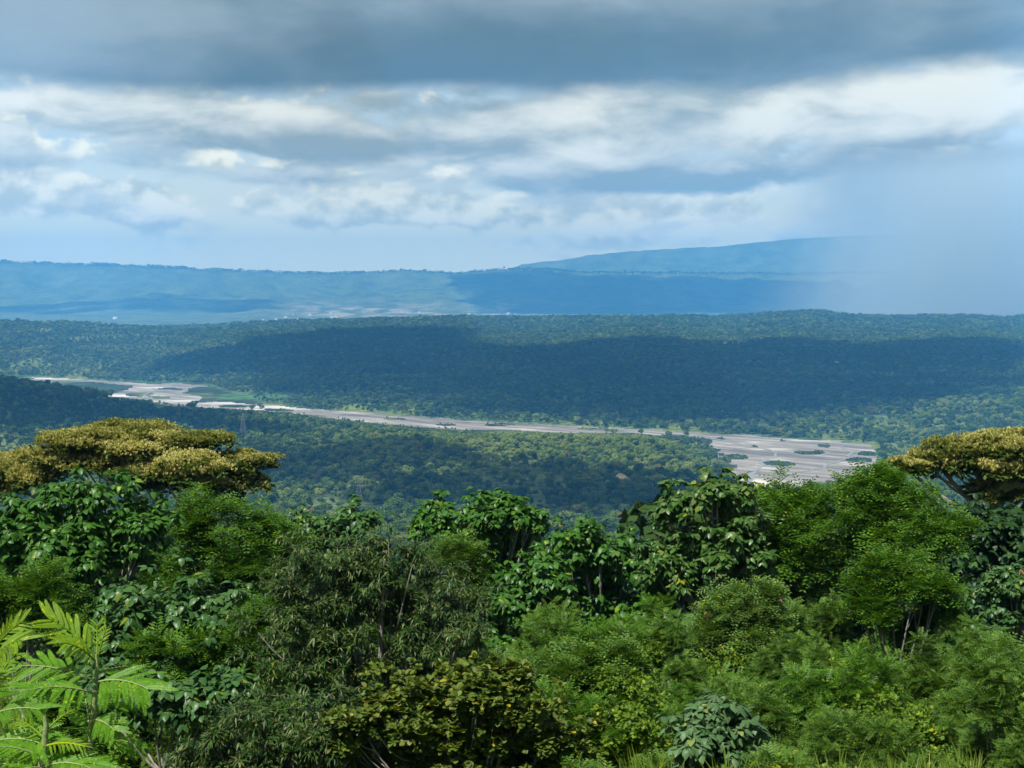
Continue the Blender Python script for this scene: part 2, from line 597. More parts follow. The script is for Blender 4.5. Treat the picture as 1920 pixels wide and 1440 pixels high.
M_UMB = leaf_mat('umbrella_leaf', [(0.034, 0.069, 0.008), (0.069, 0.104, 0.012), (0.103, 0.125, 0.017)], 0.5, 0.25)
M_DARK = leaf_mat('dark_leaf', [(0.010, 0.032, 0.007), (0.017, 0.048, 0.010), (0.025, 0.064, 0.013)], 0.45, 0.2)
M_YOUNG = leaf_mat('young_frond', [(0.130, 0.238, 0.012), (0.176, 0.294, 0.018)], 0.45, 0.42, tint=(1.2, 1.15, 0.4))
M_FRESH = leaf_mat('fresh_frond', [(0.065, 0.177, 0.010), (0.092, 0.226, 0.013), (0.121, 0.257, 0.015)], 0.45, 0.38, tint=(1.2, 1.2, 0.4))
M_WEED = leaf_mat('weed_leaf', [(0.056, 0.120, 0.008), (0.096, 0.175, 0.012), (0.148, 0.220, 0.019)], 0.5, 0.32)
M_GRASS = leaf_mat('grass_blade', [(0.065, 0.120, 0.010), (0.098, 0.163, 0.013), (0.130, 0.184, 0.019)], 0.5, 0.35)
M_DRY = leaf_mat('dry_pod', [(0.16, 0.10, 0.055), (0.24, 0.16, 0.10)], 0.7, 0.15, tint=(1, 0.9, 0.7))
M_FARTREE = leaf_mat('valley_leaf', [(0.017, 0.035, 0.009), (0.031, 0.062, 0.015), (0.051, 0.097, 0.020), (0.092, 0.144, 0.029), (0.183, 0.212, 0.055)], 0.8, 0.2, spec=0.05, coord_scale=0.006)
M_FARPALE_SUNLIT = leaf_mat('pale_sunlit_valley_leaf', [(0.075, 0.123, 0.023), (0.124, 0.187, 0.031), (0.187, 0.234, 0.052), (0.212, 0.252, 0.073)], 0.8, 0.25, spec=0.05, coord_scale=0.006)  # paler trees in patches; on the spur this tone paints the sunlight
M_FAROCHRE = leaf_mat('valley_ochre_leaf', [(0.12, 0.11, 0.03), (0.20, 0.16, 0.05)], 0.8, 0.2, spec=0.1)
M_BARK = bark_mat('grey_bark', (0.16, 0.14, 0.11), (0.30, 0.27, 0.23))
M_BARKD = bark_mat('brown_bark', (0.055, 0.04, 0.028), (0.12, 0.09, 0.065))
M_TWIG = bark_mat('green_stem', (0.12, 0.17, 0.05), (0.20, 0.24, 0.09))
M_STEEL = plain_mat('galvanised_steel', (0.15, 0.16, 0.17), 0.6, 0.1)
M_WHITE = plain_mat('white_wall', (0.75, 0.73, 0.70), 0.8, 0.06)
M_ROOF = plain_mat('pale_metal_roof', (0.72, 0.72, 0.72), 0.5, 0.08)


def ground_mat():
    m, n = new_mat('forest_ground')
    at_ = n.node('ShaderNodeAttribute', attribute_name='tint')
    g = n.node('ShaderNodeNewGeometry')
    n1 = n.noise(g.outputs['Position'], 0.035, 6.0, 0.62)
    n2 = n.noise(g.outputs['Position'], 0.004, 4.0, 0.55)
    f = n.sstep(n1 * 0.6 + n2 * 0.4, 0.36, 0.64)
    mx = n.node('ShaderNodeMix', data_type='RGBA', blend_type='MULTIPLY')
    mx.inputs[0].default_value = 1.0
    n.link(at_.outputs['Color'], mx.inputs[6])
    n.link(n.mix(f, (0.45, 0.5, 0.55), (1.65, 1.5, 1.3)), mx.inputs[7])
    b = n.node('ShaderNodeBsdfPrincipled')
    n.link(mx.outputs[2], b.inputs['Base Color'])
    b.inputs['Roughness'].default_value = 0.95
    b.inputs['Specular IOR Level'].default_value = 0.1
    bp = n.node('ShaderNodeBump')
    bp.inputs['Strength'].default_value = 1.0
    bp.inputs['Distance'].default_value = 30.0
    n.link(n.noise(g.outputs['Position'], 0.02, 5.0, 0.65), bp.inputs['Height'])
    n.link(bp.outputs[0], b.inputs['Normal'])
    out(n, b.outputs[0])
    return m


def bed_mat():
    m, n = new_mat('river_gravel')
    g = n.node('ShaderNodeNewGeometry')
    sp = n.node('ShaderNodeSeparateXYZ')
    n.link(g.outputs['Position'], sp.inputs[0])
    x, y = E(n, sp.outputs[0]), E(n, sp.outputs[1])
    a = (x * 0.72 - y * 0.69)
    b_ = (x * 0.69 + y * 0.72)
    streak = n.noise(n.vec(a / 260.0, b_ / 42.0, 1.0), 1.0, 7.0, 0.62, 1.2)
    blot = n.noise(n.vec(a / 110.0, b_ / 60.0, 4.0), 1.0, 6.0, 0.65, 0.6)
    fine = n.noise(g.outputs['Position'], 0.12, 4.0, 0.6)
    c = ramp(n, n.sstep(streak * 0.7 + blot * 0.3, 0.37, 0.64), [(0.0, (0.090, 0.079, 0.064)), (0.25, (0.143, 0.124, 0.101)), (0.5, (0.190, 0.166, 0.135)), (0.75, (0.232, 0.204, 0.170)), (1.0, (0.37, 0.335, 0.28))])
    at_ = n.node('ShaderNodeAttribute', attribute_name='bar')
    c = n.mix(E(n, at_.outputs['Fac']), c, (0.55, 0.50, 0.43))
    veg = n.sstep(blot * 0.6 + fine * 0.4, 0.58, 0.66) * n.sstep(streak, 0.55, 0.42)
    c = n.mix(veg * 0.7, c, (0.08, 0.10, 0.05))
    b = n.node('ShaderNodeBsdfPrincipled')
    n.link(c, b.inputs['Base Color'])
    n.link(n.math('SUBTRACT', 0.95, n.sstep(streak, 0.45, 0.36) * 0.55), b.inputs['Roughness'])
    out(n, b.outputs[0])
    return m


# ------------------------------------------------------------------ ground
def build_ground():
    pxs = np.concatenate([np.linspace(-3600, -500, 40)[:-1], np.linspace(-500, 2420, 220), np.linspace(2420, 5500, 40)[1:]])
    rows = np.concatenate([[-30, -18, -8, -2, 2], np.geomspace(5, 100, 46), np.geomspace(104, 2400, 90), np.linspace(2430, 9000, 110),
                           np.linspace(9150, 14900, 14), np.linspace(15000, 19400, 62), np.linspace(19600, 20200, 5), np.linspace(20350, 23000, 40), np.linspace(23200, 24800, 6)])
    Xg = (rows[:, None] + 40) * (pxs[None, :] - 960) / F
    Yg = np.repeat(rows[:, None], len(pxs), 1)
    Z = H(Xg, Yg)
    V = np.stack([Xg, Yg, Z], -1).reshape(-1, 3)
    nr, nc = Xg.shape
    i = (np.arange(nr - 1)[:, None] * nc + np.arange(nc - 1)[None, :]).ravel()
    Fq = np.stack([i, i + 1, i + nc + 1, i + nc], -1)
    me = mesh_arrays('ground', V, Fq, [ground_mat()], smooth_=True)
    # what grows or lies where
    X, Y = Xg.ravel(), Yg.ravel()
    px, py = project(V)
    c = np.zeros((len(V), 4), np.float32)
    c[:, 3] = 1
    c[:, :3] = (0.030, 0.050, 0.016)
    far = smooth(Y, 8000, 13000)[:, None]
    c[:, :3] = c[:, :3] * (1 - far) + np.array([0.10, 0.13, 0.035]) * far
    pl = ((Y > 9000) & (Y < 17000))
    pn = fbm(X / 420, Y / 600, 51, 4)
    field = np.clip((pn - 0.5) * 5, 0, 1) * pl * 0.7
    c[:, :3] = c[:, :3] * (1 - field[:, None]) + np.array([0.11, 0.145, 0.05]) * field[:, None]
    town = pl * np.maximum(np.exp(-((px - 720) / 160) ** 2 - ((Y - 15000) / 1300) ** 2), 0.8 * np.exp(-((px - 930) / 60) ** 2 - ((Y - 15300) / 1300) ** 2))
    town = np.clip(town * 1.4 * np.clip((fbm(X / 110, Y / 260, 52, 4) - 0.47) * 7, 0, 1), 0, 1)
    c[:, :3] = c[:, :3] * (1 - town[:, None]) + np.array([0.36, 0.30, 0.20]) * town[:, None]
    flood = ((Y - np.interp(X, FX, FY)) < 220) & ((Y - np.interp(X, FX, FY)) > -20) & (Y > 1500)
    c[flood, :3] = (0.07, 0.12, 0.035)
    gl = smooth(fbm(X / 150, Y / 260, 211, 4), .60, .66) * (Y > 400) * (Y < 9500)
    c[:, :3] = c[:, :3] * (1 - gl[:, None]) + np.array([0.10, 0.135, 0.04]) * gl[:, None]
    nm = (Y < 90)
    c[nm, :3] = (0.035, 0.055, 0.016)
    for (poly, rgb) in CLEAR:
        w = inpoly(px + (fbm(X / 25, Y / 25, 61, 2) - .5) * 14, py + (fbm(X / 25, Y / 60, 62, 2) - .5) * 6, poly) & (Y > 300)
        c[w, :3] = rgb
    a = me.attributes.new('tint', 'FLOAT_COLOR', 'POINT')
    a.data.foreach_set('color', c.ravel())
    tag(obj('ground', me), kind='structure')


CLEAR = [([(570, 940), (620, 932), (690, 946), (735, 958), (700, 972), (640, 975), (585, 960)], (0.085, 0.115, 0.045)),
         ([(690, 950), (735, 944), (740, 955), (705, 962)], (0.10, 0.13, 0.05)),
         ([(400, 738), (520, 733), (590, 744), (560, 752), (410, 748)], (0.06, 0.13, 0.045)),
         ([(1690, 803), (1740, 797), (1830, 795), (1820, 803), (1750, 810)], (0.11, 0.15, 0.06)),
         ([(1780, 778), (1850, 774), (1840, 786), (1790, 790)], (0.11, 0.15, 0.06)),
         ([(1690, 772), (1760, 766), (1770, 771), (1700, 777)], (0.15, 0.16, 0.07)),
         ([(1600, 786), (1650, 775), (1700, 779), (1650, 790)], (0.075, 0.12, 0.045)),
         ([(40, 790), (80, 786), (100, 796), (50, 800)], (0.10, 0.14, 0.06))]
build_ground()


def build_riverbed():
    cols = np.arange(20, 1700, 2.6)
    rows = np.arange(702, 962, 1.3)
    PX, PYg = np.meshgrid(cols, rows)
    P = onz(PX, PYg, 0.0)
    m = river_mask(P[..., 0], P[..., 1])
    P[..., 2] = 0.4 + (fbm(P[..., 0] / 60, P[..., 1] / 60, 71, 3) - 0.5) * 0.5
    q = m[:-1, :-1] & m[1:, :-1] & m[:-1, 1:] & m[1:, 1:]
    nc = len(cols)
    i = (np.arange(len(rows) - 1)[:, None] * nc + np.arange(nc - 1)[None, :])[q]
    Fq = np.stack([i + nc, i + nc + 1, i + 1, i], -1)
    used = np.unique(Fq)
    mp = np.zeros(P.shape[0] * P.shape[1], int)
    mp[used] = np.arange(len(used))
    V = P.reshape(-1, 3)[used]
    V[:, 2] = np.maximum(V[:, 2], H(V[:, 0], V[:, 1]) + 0.4)
    me = mesh_arrays('riverbed', V, mp[Fq], [bed_mat()], smooth_=True)
    px, py = project(V)
    bar = np.zeros(len(V), np.float32)
    wn = fbm(px / 30, py / 3.0, 75, 3)
    for (cx, cy_, rx, ry, s) in [(1390, 905, 110, 7, 1.0), (1260, 911, 60, 6, 1.0), (1265, 824, 26, 4, .6), (560, 763, 120, 3, .9), (430, 756, 80, 2.4, .8), (240, 742, 70, 2.5, 1), (110, 709, 60, 3, 1), (330, 752, 60, 2.2, .9), (290, 727, 40, 1.6, .9), (470, 768, 130, 2, 1), (1450, 842, 50, 1.5, .6), (1520, 826, 70, 1.5, .5)]:
        bar = np.maximum(bar, s * np.clip(1.6 * np.exp(-((px - cx) / rx) ** 2 - ((py - cy_) / ry) ** 2) * (0.45 + wn) - 0.25, 0, 1))
    a = me.attributes.new('bar', 'FLOAT', 'POINT')
    a.data.foreach_set('value', bar.astype(np.float32))
    tag(obj('riverbed', me), kind='structure')


build_riverbed()


def build_water():
    """shallow braided channels over the gravel, each a winding ribbon"""
    m, n = new_mat('silty_water')
    b = n.node('ShaderNodeBsdfPrincipled')
    b.inputs['Base Color'].default_value = (0.24, 0.22, 0.19, 1)
    b.inputs['Roughness'].default_value = 0.3
    g = n.node('ShaderNodeNewGeometry')
    bp = n.node('ShaderNodeBump')
    bp.inputs['Strength'].default_value = 0.25
    bp.inputs['Distance'].default_value = 0.4
    n.link(n.noise(g.outputs['Position'], 0.4, 3.0, 0.6), bp.inputs['Height'])
    n.link(bp.outputs[0], b.inputs['Normal'])
    out(n, b.outputs[0])
    chans = [([(420, 764), (560, 769), (700, 780), (850, 792), (1000, 799), (1130, 805), (1300, 817), (1420, 838), (1470, 852), (1420, 872), (1400, 900), (1395, 945)], 11),
             ([(1130, 804), (1300, 813), (1450, 823), (1560, 838), (1600, 848), (1560, 866), (1500, 888)], 8),
             ([(1235, 817), (1275, 827), (1330, 838), (1360, 846)], 8),
             ([(80, 711), (240, 719), (300, 731), (250, 744), (310, 753), (380, 758)], 8),
             ([(1390, 918), (1440, 920), (1480, 922)], 22), ([(300, 724), (350, 726), (380, 723)], 6)]
    V, Fs, o = [], [], 0
    for pts, w in chans:
        P = onz([p[0] for p in pts], [p[1] for p in pts], 0.0)
        tt = np.linspace(0, len(pts) - 1, 40 * len(pts))
        C = np.stack([np.interp(tt, range(len(pts)), P[:, k]) for k in (0, 1)], -1)
        ker = np.ones(31) / 31
        C = np.stack([np.convolve(np.pad(C[:, k], 15, 'edge'), ker, 'valid') for k in (0, 1)], -1)
        C += (np.stack([fbm(tt * 1.7, tt * 0, 81, 3), fbm(tt * 1.7, tt * 0 + 5, 82, 3)], -1) - 0.5) * 45
        D = np.gradient(C, axis=0)
        D /= np.linalg.norm(D, axis=1)[:, None] + 1e-9
        N = np.stack([-D[:, 1], D[:, 0]], -1)
        ww = w * 0.4 * (0.3 + 1.2 * fbm(tt * 2.3, tt * 0, 83, 3))[:, None]
        L, R = C + N * ww, C - N * ww
        k = len(tt)
        h = np.maximum(0.0, H(C[:, 0], C[:, 1])) + 0.85
        V.append(np.concatenate([np.c_[L, h], np.c_[R, h]]))
        i = np.arange(k - 1)
        Fs.append(np.stack([i, i + k, i + k + 1, i + 1], -1) + o)
        o += 2 * k
    tag(obj('river_water', mesh_arrays('river_water', np.concatenate(V), np.concatenate(Fs), [m], smooth_=True)), kind='structure')


build_water()

# ------------------------------------------------------------------ haze, rain, clouds
HAZE_TOP = 1480.0


def build_haze():
    m, n = new_mat('haze_air')
    v = n.node('ShaderNodeVolumePrincipled')
    v.inputs['Color'].default_value = (0.11, 0.46, 0.98, 1)
    v.inputs['Density'].default_value = 6.8e-5
    v.inputs['Anisotropy'].default_value = -0.3
    out(n, None, v.outputs[0])
    V, Fq = box((0, 12500, (HAZE_TOP - 8) / 2), (64000, 26400, HAZE_TOP + 8))
    o = obj('haze', mesh_arrays('haze', V, Fq, [m]))
    tag(o, kind='stuff')


build_haze()


def build_rain():
    m, n = new_mat('rain_shaft')
    m.cycles.homogeneous_volume = False
    tc = n.node('ShaderNodeTexCoord')
    sp = n.node('ShaderNodeSeparateXYZ')
    n.link(tc.outputs['Object'], sp.inputs[0])
    x, y, z = (E(n, sp.outputs[i]) for i in range(3))
    lean = x - (z - 700.0) * 0.36
    edge = n.noise(n.vec(lean / 260.0, y / 900.0, 0.0), 1.0, 3.0, 0.6)
    d = n.sstep(lean + (edge - 0.5) * 420.0, -1700.0, 900.0)
    d = d * (0.45 + 1.1 * n.noise(n.vec(lean / 110.0, y / 700.0, z / 2600.0), 1.0, 3.0, 0.6))
    yy = n.sstep(n.math('ABSOLUTE', y), 1700.0, 700.0)
    v = n.node('ShaderNodeVolumePrincipled')
    v.inputs['Color'].default_value = (0.74, 0.77, 0.72, 1)
    n.link(d * yy * 0.0016, v.inputs['Density'])
    out(n, None, v.outputs[0])
    # leaning slab with a wavy section, from just over the plain to the cloud base
    nb = 28
    th = np.arange(nb) * 2 * math.pi / nb
    ring = np.stack([1650 * np.sign(np.cos(th)) * np.abs(np.cos(th)) ** 0.6, 1750 * np.sign(np.sin(th)) * np.abs(np.sin(th)) ** 0.6], -1)
    zs = [70, 640, 1060, HAZE_TOP - 20]
    V = np.concatenate([np.c_[ring[:, 0] + (z - 700) * 0.36 + 16 * np.sin(3 * th), ring[:, 1], np.full(nb, z)] for z in zs])
    Fq = np.array([(i * nb + j, i * nb + (j + 1) % nb, (i + 1) * nb + (j + 1) % nb, (i + 1) * nb + j) for i in range(3) for j in range(nb)])
    cap = [np.array([list(range(nb))[::-1]]), np.array([list(range(3 * nb, 4 * nb))])]
    o = obj('rain', mesh_arrays('rain', V, [Fq] + cap, [m]), loc=(3760, 11800, 0))
    tag(o, kind='stuff')


build_rain()


def build_clouds():
    """cloud heaps over the valley; their shade falls on the forest as in the photograph"""
    m, n = new_mat('cloud_vapour')
    d = n.node('ShaderNodeBsdfDiffuse')
    d.inputs[0].default_value = (0.85, 0.87, 0.9, 1)
    t = n.node('ShaderNodeBsdfTranslucent')
    t.inputs[0].default_value = (0.5, 0.55, 0.6, 1)
    ms = n.node('ShaderNodeMixShader')
    ms.inputs[0].default_value = 0.25
    n.link(d.outputs[0], ms.inputs[1]); n.link(t.outputs[0], ms.inputs[2])
    tr = n.node('ShaderNodeBsdfTransparent')
    th = n.node('ShaderNodeAttribute', attribute_name='thick')
    g = n.node('ShaderNodeNewGeometry')
    nz = n.noise(g.outputs['Position'], 0.0014, 7.0, 0.62)
    m2 = n.node('ShaderNodeMixShader')
    n.link(n.sstep(E(n, th.outputs['Fac']) + (nz - 0.5) * 4.2, 0.05, 0.95) * 0.82, m2.inputs[0])
    n.link(tr.outputs[0], m2.inputs[1]); n.link(ms.outputs[0], m2.inputs[2])
    out(n, m2.outputs[0])
    shades = [('wide grey cloud over the far bank of the river', [(395, 655), (520, 628), (700, 614), (860, 618), (900, 642), (1000, 654), (1150, 637), (1300, 648), (1450, 633), (1600, 650), (1750, 638), (1960, 652),
              (1960, 745), (1800, 765), (1680, 805), (1500, 812), (1300, 802), (1100, 794), (900, 780), (700, 766), (480, 745), (400, 716), (300, 706), (230, 700)], 90),
              ('cloud over the near bank woods', [(470, 850), (640, 840), (780, 858), (850, 890), (1000, 905), (1130, 918), (1230, 935), (1250, 965), (1000, 968), (700, 915), (480, 940)], 25),
              ('cloud over the wooded hill at left', [(-150, 705), (60, 725), (300, 772), (430, 785), (560, 795), (600, 808), (420, 830), (200, 815), (-150, 800)], 70),
              ('cloud over the right half of the far ridge', [(830, 514), (1000, 510), (1560, 520), (2100, 520), (2100, 590), (1560, 590), (1000, 590), (880, 585)], 300),
              ('cloud over the foot of the far ridge', [(-60, 572), (150, 566), (330, 554), (480, 566), (570, 577), (450, 588), (250, 589), (50, 592)], 300)]
    for label, poly, zg in shades:
        P = np.array([ground_hit(a, b, 300) for a, b in poly])
        if zg < 200:
            P[:, 1] = np.minimum(P[:, 1], 7300)
        else:
            P = np.array([at(a, b, 18900 - (b - 510) / 80 * 3900) for a, b in poly])
        base = 2050.0 if zg < 200 else 4700.0
        Q = P[:, :2] + SUND[:2] / SUND[2] * (base - P[:, 2:3])
        lo, hi = Q.min(0) - 150, Q.max(0) + 150
        cell = max(36.0, (hi - lo).max() / 150)
        xs, ys = np.arange(lo[0], hi[0], cell), np.arange(lo[1], hi[1], cell)
        Xg, Yg = np.meshgrid(xs, ys)
        # soft inside distance from a ragged outline
        wx = (fbm(Xg / 420, Yg / 420, 91, 4) - 0.5) * 300
        wy = (fbm(Xg / 420, Yg / 420, 92, 4) - 0.5) * 300
        ins = inpoly(Xg + wx, Yg + wy, [tuple(q) for q in Q]).astype(float)
        holes = fbm(Xg / 300, Yg / 300, 93, 4)
        ins *= (holes < 0.86)
        k = ins.copy()
        for _ in range(7):
            kp = np.pad(k, 1)
            k = (kp[1:-1, 1:-1] * 2 + kp[:-2, 1:-1] + kp[2:, 1:-1] + kp[1:-1, :-2] + kp[1:-1, 2:]) / 6 * ins
        q = (ins[:-1, :-1] * ins[1:, :-1] * ins[:-1, 1:] * ins[1:, 1:]) > 0
        puff = fbm(Xg / 260, Yg / 260, 94, 4)
        top = base + 30 + k * (180 + 420 * puff)
        bot = base + 25 - k * 40 * fbm(Xg / 300, Yg / 300, 95, 3)
        nc = len(xs)
        n_ = Xg.size
        i = (np.arange(len(ys) - 1)[:, None] * nc + np.arange(nc - 1)[None, :])[q]
        f1 = np.stack([i, i + 1, i + nc + 1, i + nc], -1)
        f2 = f1[:, ::-1] + n_
        V = np.concatenate([np.stack([Xg, Yg, top], -1).reshape(-1, 3), np.stack([Xg, Yg, bot], -1).reshape(-1, 3)])
        Fq = np.concatenate([f1, f2])
        used = np.unique(Fq)
        mp = np.zeros(len(V), int); mp[used] = np.arange(len(used))
        cm = mesh_arrays('cloud', V[used], mp[Fq], [m], smooth_=True)
        a = cm.attributes.new('thick', 'FLOAT', 'POINT')
        kk = np.clip(k * (.62 if 'foot' in label else 1.0), 0, 1).ravel()
        a.data.foreach_set('value', np.concatenate([kk, kk])[used].astype(np.float32))
        o = obj('cloud', cm)
        tag(o, kind='stuff')


build_clouds()


# ------------------------------------------------------------------ leaves: templates and scattering
def unit(a):
    return a / (np.linalg.norm(a, axis=-1, keepdims=True) + 1e-9)


def T_broad():
    M = [(0, 0, 0), (0, .33, .03), (0, .68, -.07), (0, 1.08, -.26)]
    side = [(.2, -.1, -.03), (.42, .2, -.06), (.31, .62, -.15)]
    V = M + [(-a, b, c) for a, b, c in side] + side
    Fc = [(0, 1, 5), (0, 5, 4), (1, 2, 6), (1, 6, 5), (2, 3, 6), (0, 8, 1), (0, 7, 8), (1, 9, 2), (1, 8, 9), (2, 9, 3)]
    return np.array(V, float), np.array(Fc)


def T_narrow():
    ys, ws, zs = [0, .3, .68, 1.0], [.025, .105, .09, .008], [0, .05, -.01, -.16]
    V = [(s * w, y, z) for y, w, z in zip(ys, ws, zs) for s in (-1, 1)]
    return np.array(V, float), np.array([(2 * i, 2 * i + 1, 2 * i + 3, 2 * i + 2) for i in range(3)])


def T_round():
    V = [(0, 0, 0), (0, 1, -.12), (-.36, .3, .06), (-.32, .75, 0), (.36, .3, .06), (.32, .75, 0)]
    return np.array(V, float), np.array([(0, 1, 3, 2), (0, 4, 5, 1)])


def T_frond(pairs=6, plen=.4, w=.10, fwd=.45):
    V, Fc = [], []

    def add(p, q, w_):
        d = np.array(q, float) - np.array(p, float)
        s = unit(np.cross(d, [0, 0, 1.0])) * w_
        m = np.array(p) + d * .5 + np.array([0, 0, .015])
        k = len(V)
        V.extend([np.array(p), m - s, np.array(q), m + s])
        Fc.append((k, k + 1, k + 2, k + 3))
    for i in range(pairs):
        y = .12 + .80 * i / (pairs - 1)
        L = plen * (1 - .5 * abs(i / (pairs - 1) - .4))
        zz = -.20 * y * y
        for s in (-1, 1):
            add((0, y, zz), (s * L * (1 - fwd * .4), y + L * fwd, zz - .10 * L), w * .5)
    add((0, 0, 0), (0, .95, -.18), .016)
    return np.array(V, float), np.array(Fc)


def scatter(tpl, P, R, s):
    """copies of a template: P (n,3), R (n,3,3) columns x,y,z, s (n,)"""
    v, f = tpl
    V = np.einsum('nij,kj->nki', R, v) * s[:, None, None] + P[:, None, :]
    Fo = f[None] + (np.arange(len(P)) * len(v))[:, None, None]
    return V.reshape(-1, 3), Fo.reshape(-1, f.shape[1])


def frames(d, up):
    y = unit(d)
    z = up - y * (up * y).sum(-1, keepdims=True)
    z = unit(z)
    x = np.cross(y, z)
    return np.stack([x, y, z], -1)


def rand_unit(n, rng):
    a = rng.normal(size=(n, 3))
    return unit(a)


def crown_tips(lobes, rng, dens, clump=(.17, .36), inner=.16, nclump=1.7, lo=-.55, flat=.8, wild=.24, sprig=0.0, boughs=True, loose=.42, spread=.34):
    """lobes: (centre, radii). -> twig tips and their outward directions"""
    Ps, Ds = [], []
    for c, r in lobes:
        c, r = np.asarray(c, float), np.asarray(r, float)
        rm = r.mean()
        area = 4 * math.pi * ((r[0] * r[1]) ** 1.6 / 3 + (r[0] * r[2]) ** 1.6 / 3 + (r[1] * r[2]) ** 1.6 / 3) ** (1 / 1.6)
        k = max(6, int(area / (math.pi * (.4 * rm) ** 2) * nclump * .78))
        d = rand_unit(k * 4, rng)
        d[:, 2] += .3
        d = unit(d)
        d = d[(d[:, 2] > lo) & (d[:, 1] < .55)]
        nb = max(4, int(k * loose)) if boughs else k
        d = d[:nb]
        if boughs:
            # boughs of unequal length, each with a few leafy clumps towards its end
            ln = np.clip(np.exp(rng.normal(-.1, spread, len(d))), .4, 1.6)
            cc, cr, od = [], [], []
            for e, l_ in zip(d, ln):
                bend = rand_unit(1, rng)[0] * .22
                for f_, q_ in ((.45, .32), (.75, .25), (1.0, .16)):
                    cc.append(c + (e * l_ * f_ + bend * f_ * f_) * r + rng.normal(0, .05, 3) * rm)
                    cr.append(rm * q_ * rng.uniform(.75, 1.2))
                    od.append(e)
            d = np.array(od)
        else:
            cc = c + d * r * (rng.uniform(.5, .95, (len(d), 1)) + (rng.random((len(d), 1)) < wild) * rng.uniform(.05, .34, (len(d), 1)))
            cr = rm * rng.uniform(clump[0], clump[1], len(d))
        for q, o, rr in zip(cc, d, cr):
            n = max(3, int(dens * (1.75 if boughs else 2.2) * math.pi * rr * rr))
            e = unit(rand_unit(n, rng) + o * .55 + np.array([0, 0, .25]))
            Ps.append(q + e * rr * np.array([1, 1, flat]) * rng.uniform(.55, 1.1, (n, 1)))
            Ds.append(unit(e + np.array([0, 0, .15])))
        for _ in range(int(sprig * (1 + area * .5))):
            e = rand_unit(1, rng)[0]
            e[2] = abs(e[2]) * .9
            e[1] -= .2
            e = unit(e)
            st = c + e * r * .9
            di = unit(e * .5 + np.array([rng.normal(0, .3), rng.normal(0, .3), .75]))
            L_ = rng.uniform(.3, .75) * min(rm, 1.1)
            kk = max(4, int(L_ * dens * .7))
            tt = rng.uniform(0, 1, (kk, 1))
            Ps.append(st + di * tt * L_ + rng.normal(0, .05 + .04 * rm, (kk, 3)))
            Ds.append(unit(di + rand_unit(kk, rng) * .9))
        n = int(dens * area * inner)
        e = rand_unit(n, rng)
        Ps.append(c + e * r * rng.uniform(.2, .8, (n, 1)) ** .6)
        Ds.append(e)
    return np.concatenate(Ps), np.concatenate(Ds)


UP = np.array([0, 0, 1.0])


def leaves_broad(P, D, rng, size):
    """rosettes of drooping leaves on long stalks"""
    k = 5
    n = len(P)
    ph = rng.uniform(0, 2 * math.pi, (n, 1)) + np.arange(k) * 2 * math.pi / k + rng.normal(0, .35, (n, k))
    hz = np.stack([np.cos(ph), np.sin(ph), np.zeros_like(ph)], -1)
    Dn = D[:, None, :]
    o = unit(hz + Dn * .8)
    s = size * np.clip(np.exp(rng.normal(-.12, .33, (n, 1)) + rng.normal(0, .2, (n, k))), .35, 1.22)
    base = P[:, None, :] + o * (s * .55)[..., None]
    droop = rng.uniform(.35, 1.1, (n, k, 1))
    d = unit(o * .8 - UP * droop + rng.normal(0, .15, (n, k, 3)))
    up = unit(o * .6 + UP * .8 + rng.normal(0, .25, (n, k, 3)))
    d, up, base, s = d.reshape(-1, 3), up.reshape(-1, 3), base.reshape(-1, 3), s.ravel()
    return base, frames(d, up), s


def leaves_spray(P, D, rng, size, k=5, dr=(-.1, .5), spread=1.0, jit=.2):
    n = len(P)
    ph = rng.uniform(0, 2 * math.pi, (n, 1)) + np.arange(k) * 2 * math.pi / k + rng.normal(0, .3, (n, k))
    hz = np.stack([np.cos(ph), np.sin(ph), np.zeros_like(ph)], -1)
    o = unit(hz * spread + D[:, None, :] * .9)
    s = size * rng.uniform(.65, 1.2, (n, k))
    d = unit(o - UP * rng.uniform(dr[0], dr[1], (n, k, 1)) + rng.normal(0, jit, (n, k, 3)))
    up = unit(UP + o * .35 + rng.normal(0, .2, (n, k, 3)))
    base = np.repeat(P[:, None, :], k, 1) + d * (s * .06)[..., None]
    return base.reshape(-1, 3), frames(d.reshape(-1, 3), up.reshape(-1, 3)), s.ravel()


def T_broad_lite():
    V = [(0, 0, 0), (0, .45, .03), (0, 1.08, -.26), (-.38, .1, -.05), (-.34, .58, -.13), (.38, .1, -.05), (.34, .58, -.13)]
    return np.array(V, float), np.array([(0, 1, 3), (1, 4, 3), (1, 2, 4), (0, 5, 1), (1, 5, 6), (1, 6, 2)])


def T_narrow_lite():
    V = [(0, 0, 0), (.1, .4, .05), (0, 1, -.16), (-.1, .4, .05)]
    return np.array(V, float), np.array([(0, 1, 2, 3)])


def T_frond_lite(pairs=4, plen=.42, w=.06, fwd=.45):
    V, Fc = [], []
    for i in range(pairs):
        y = .12 + .80 * i / (pairs - 1)
        L = plen * (1 - .5 * abs(i / (pairs - 1) - .4))
        zz = -.20 * y * y
        for s_ in (-1, 1):
            p, q = np.array([0, y, zz]), np.array([s_ * L * (1 - fwd * .4), y + L * fwd, zz - .10 * L])
            m, sd = p + (q - p) * .5 + np.array([0, 0, .02]), np.array([-s_ * .45, .9, 0]) * w
            k = len(V)
            V += [p, m - sd, q, m + sd]
            Fc.append((k, k + 1, k + 2, k + 3))
    return np.array(V, float), np.array(Fc)


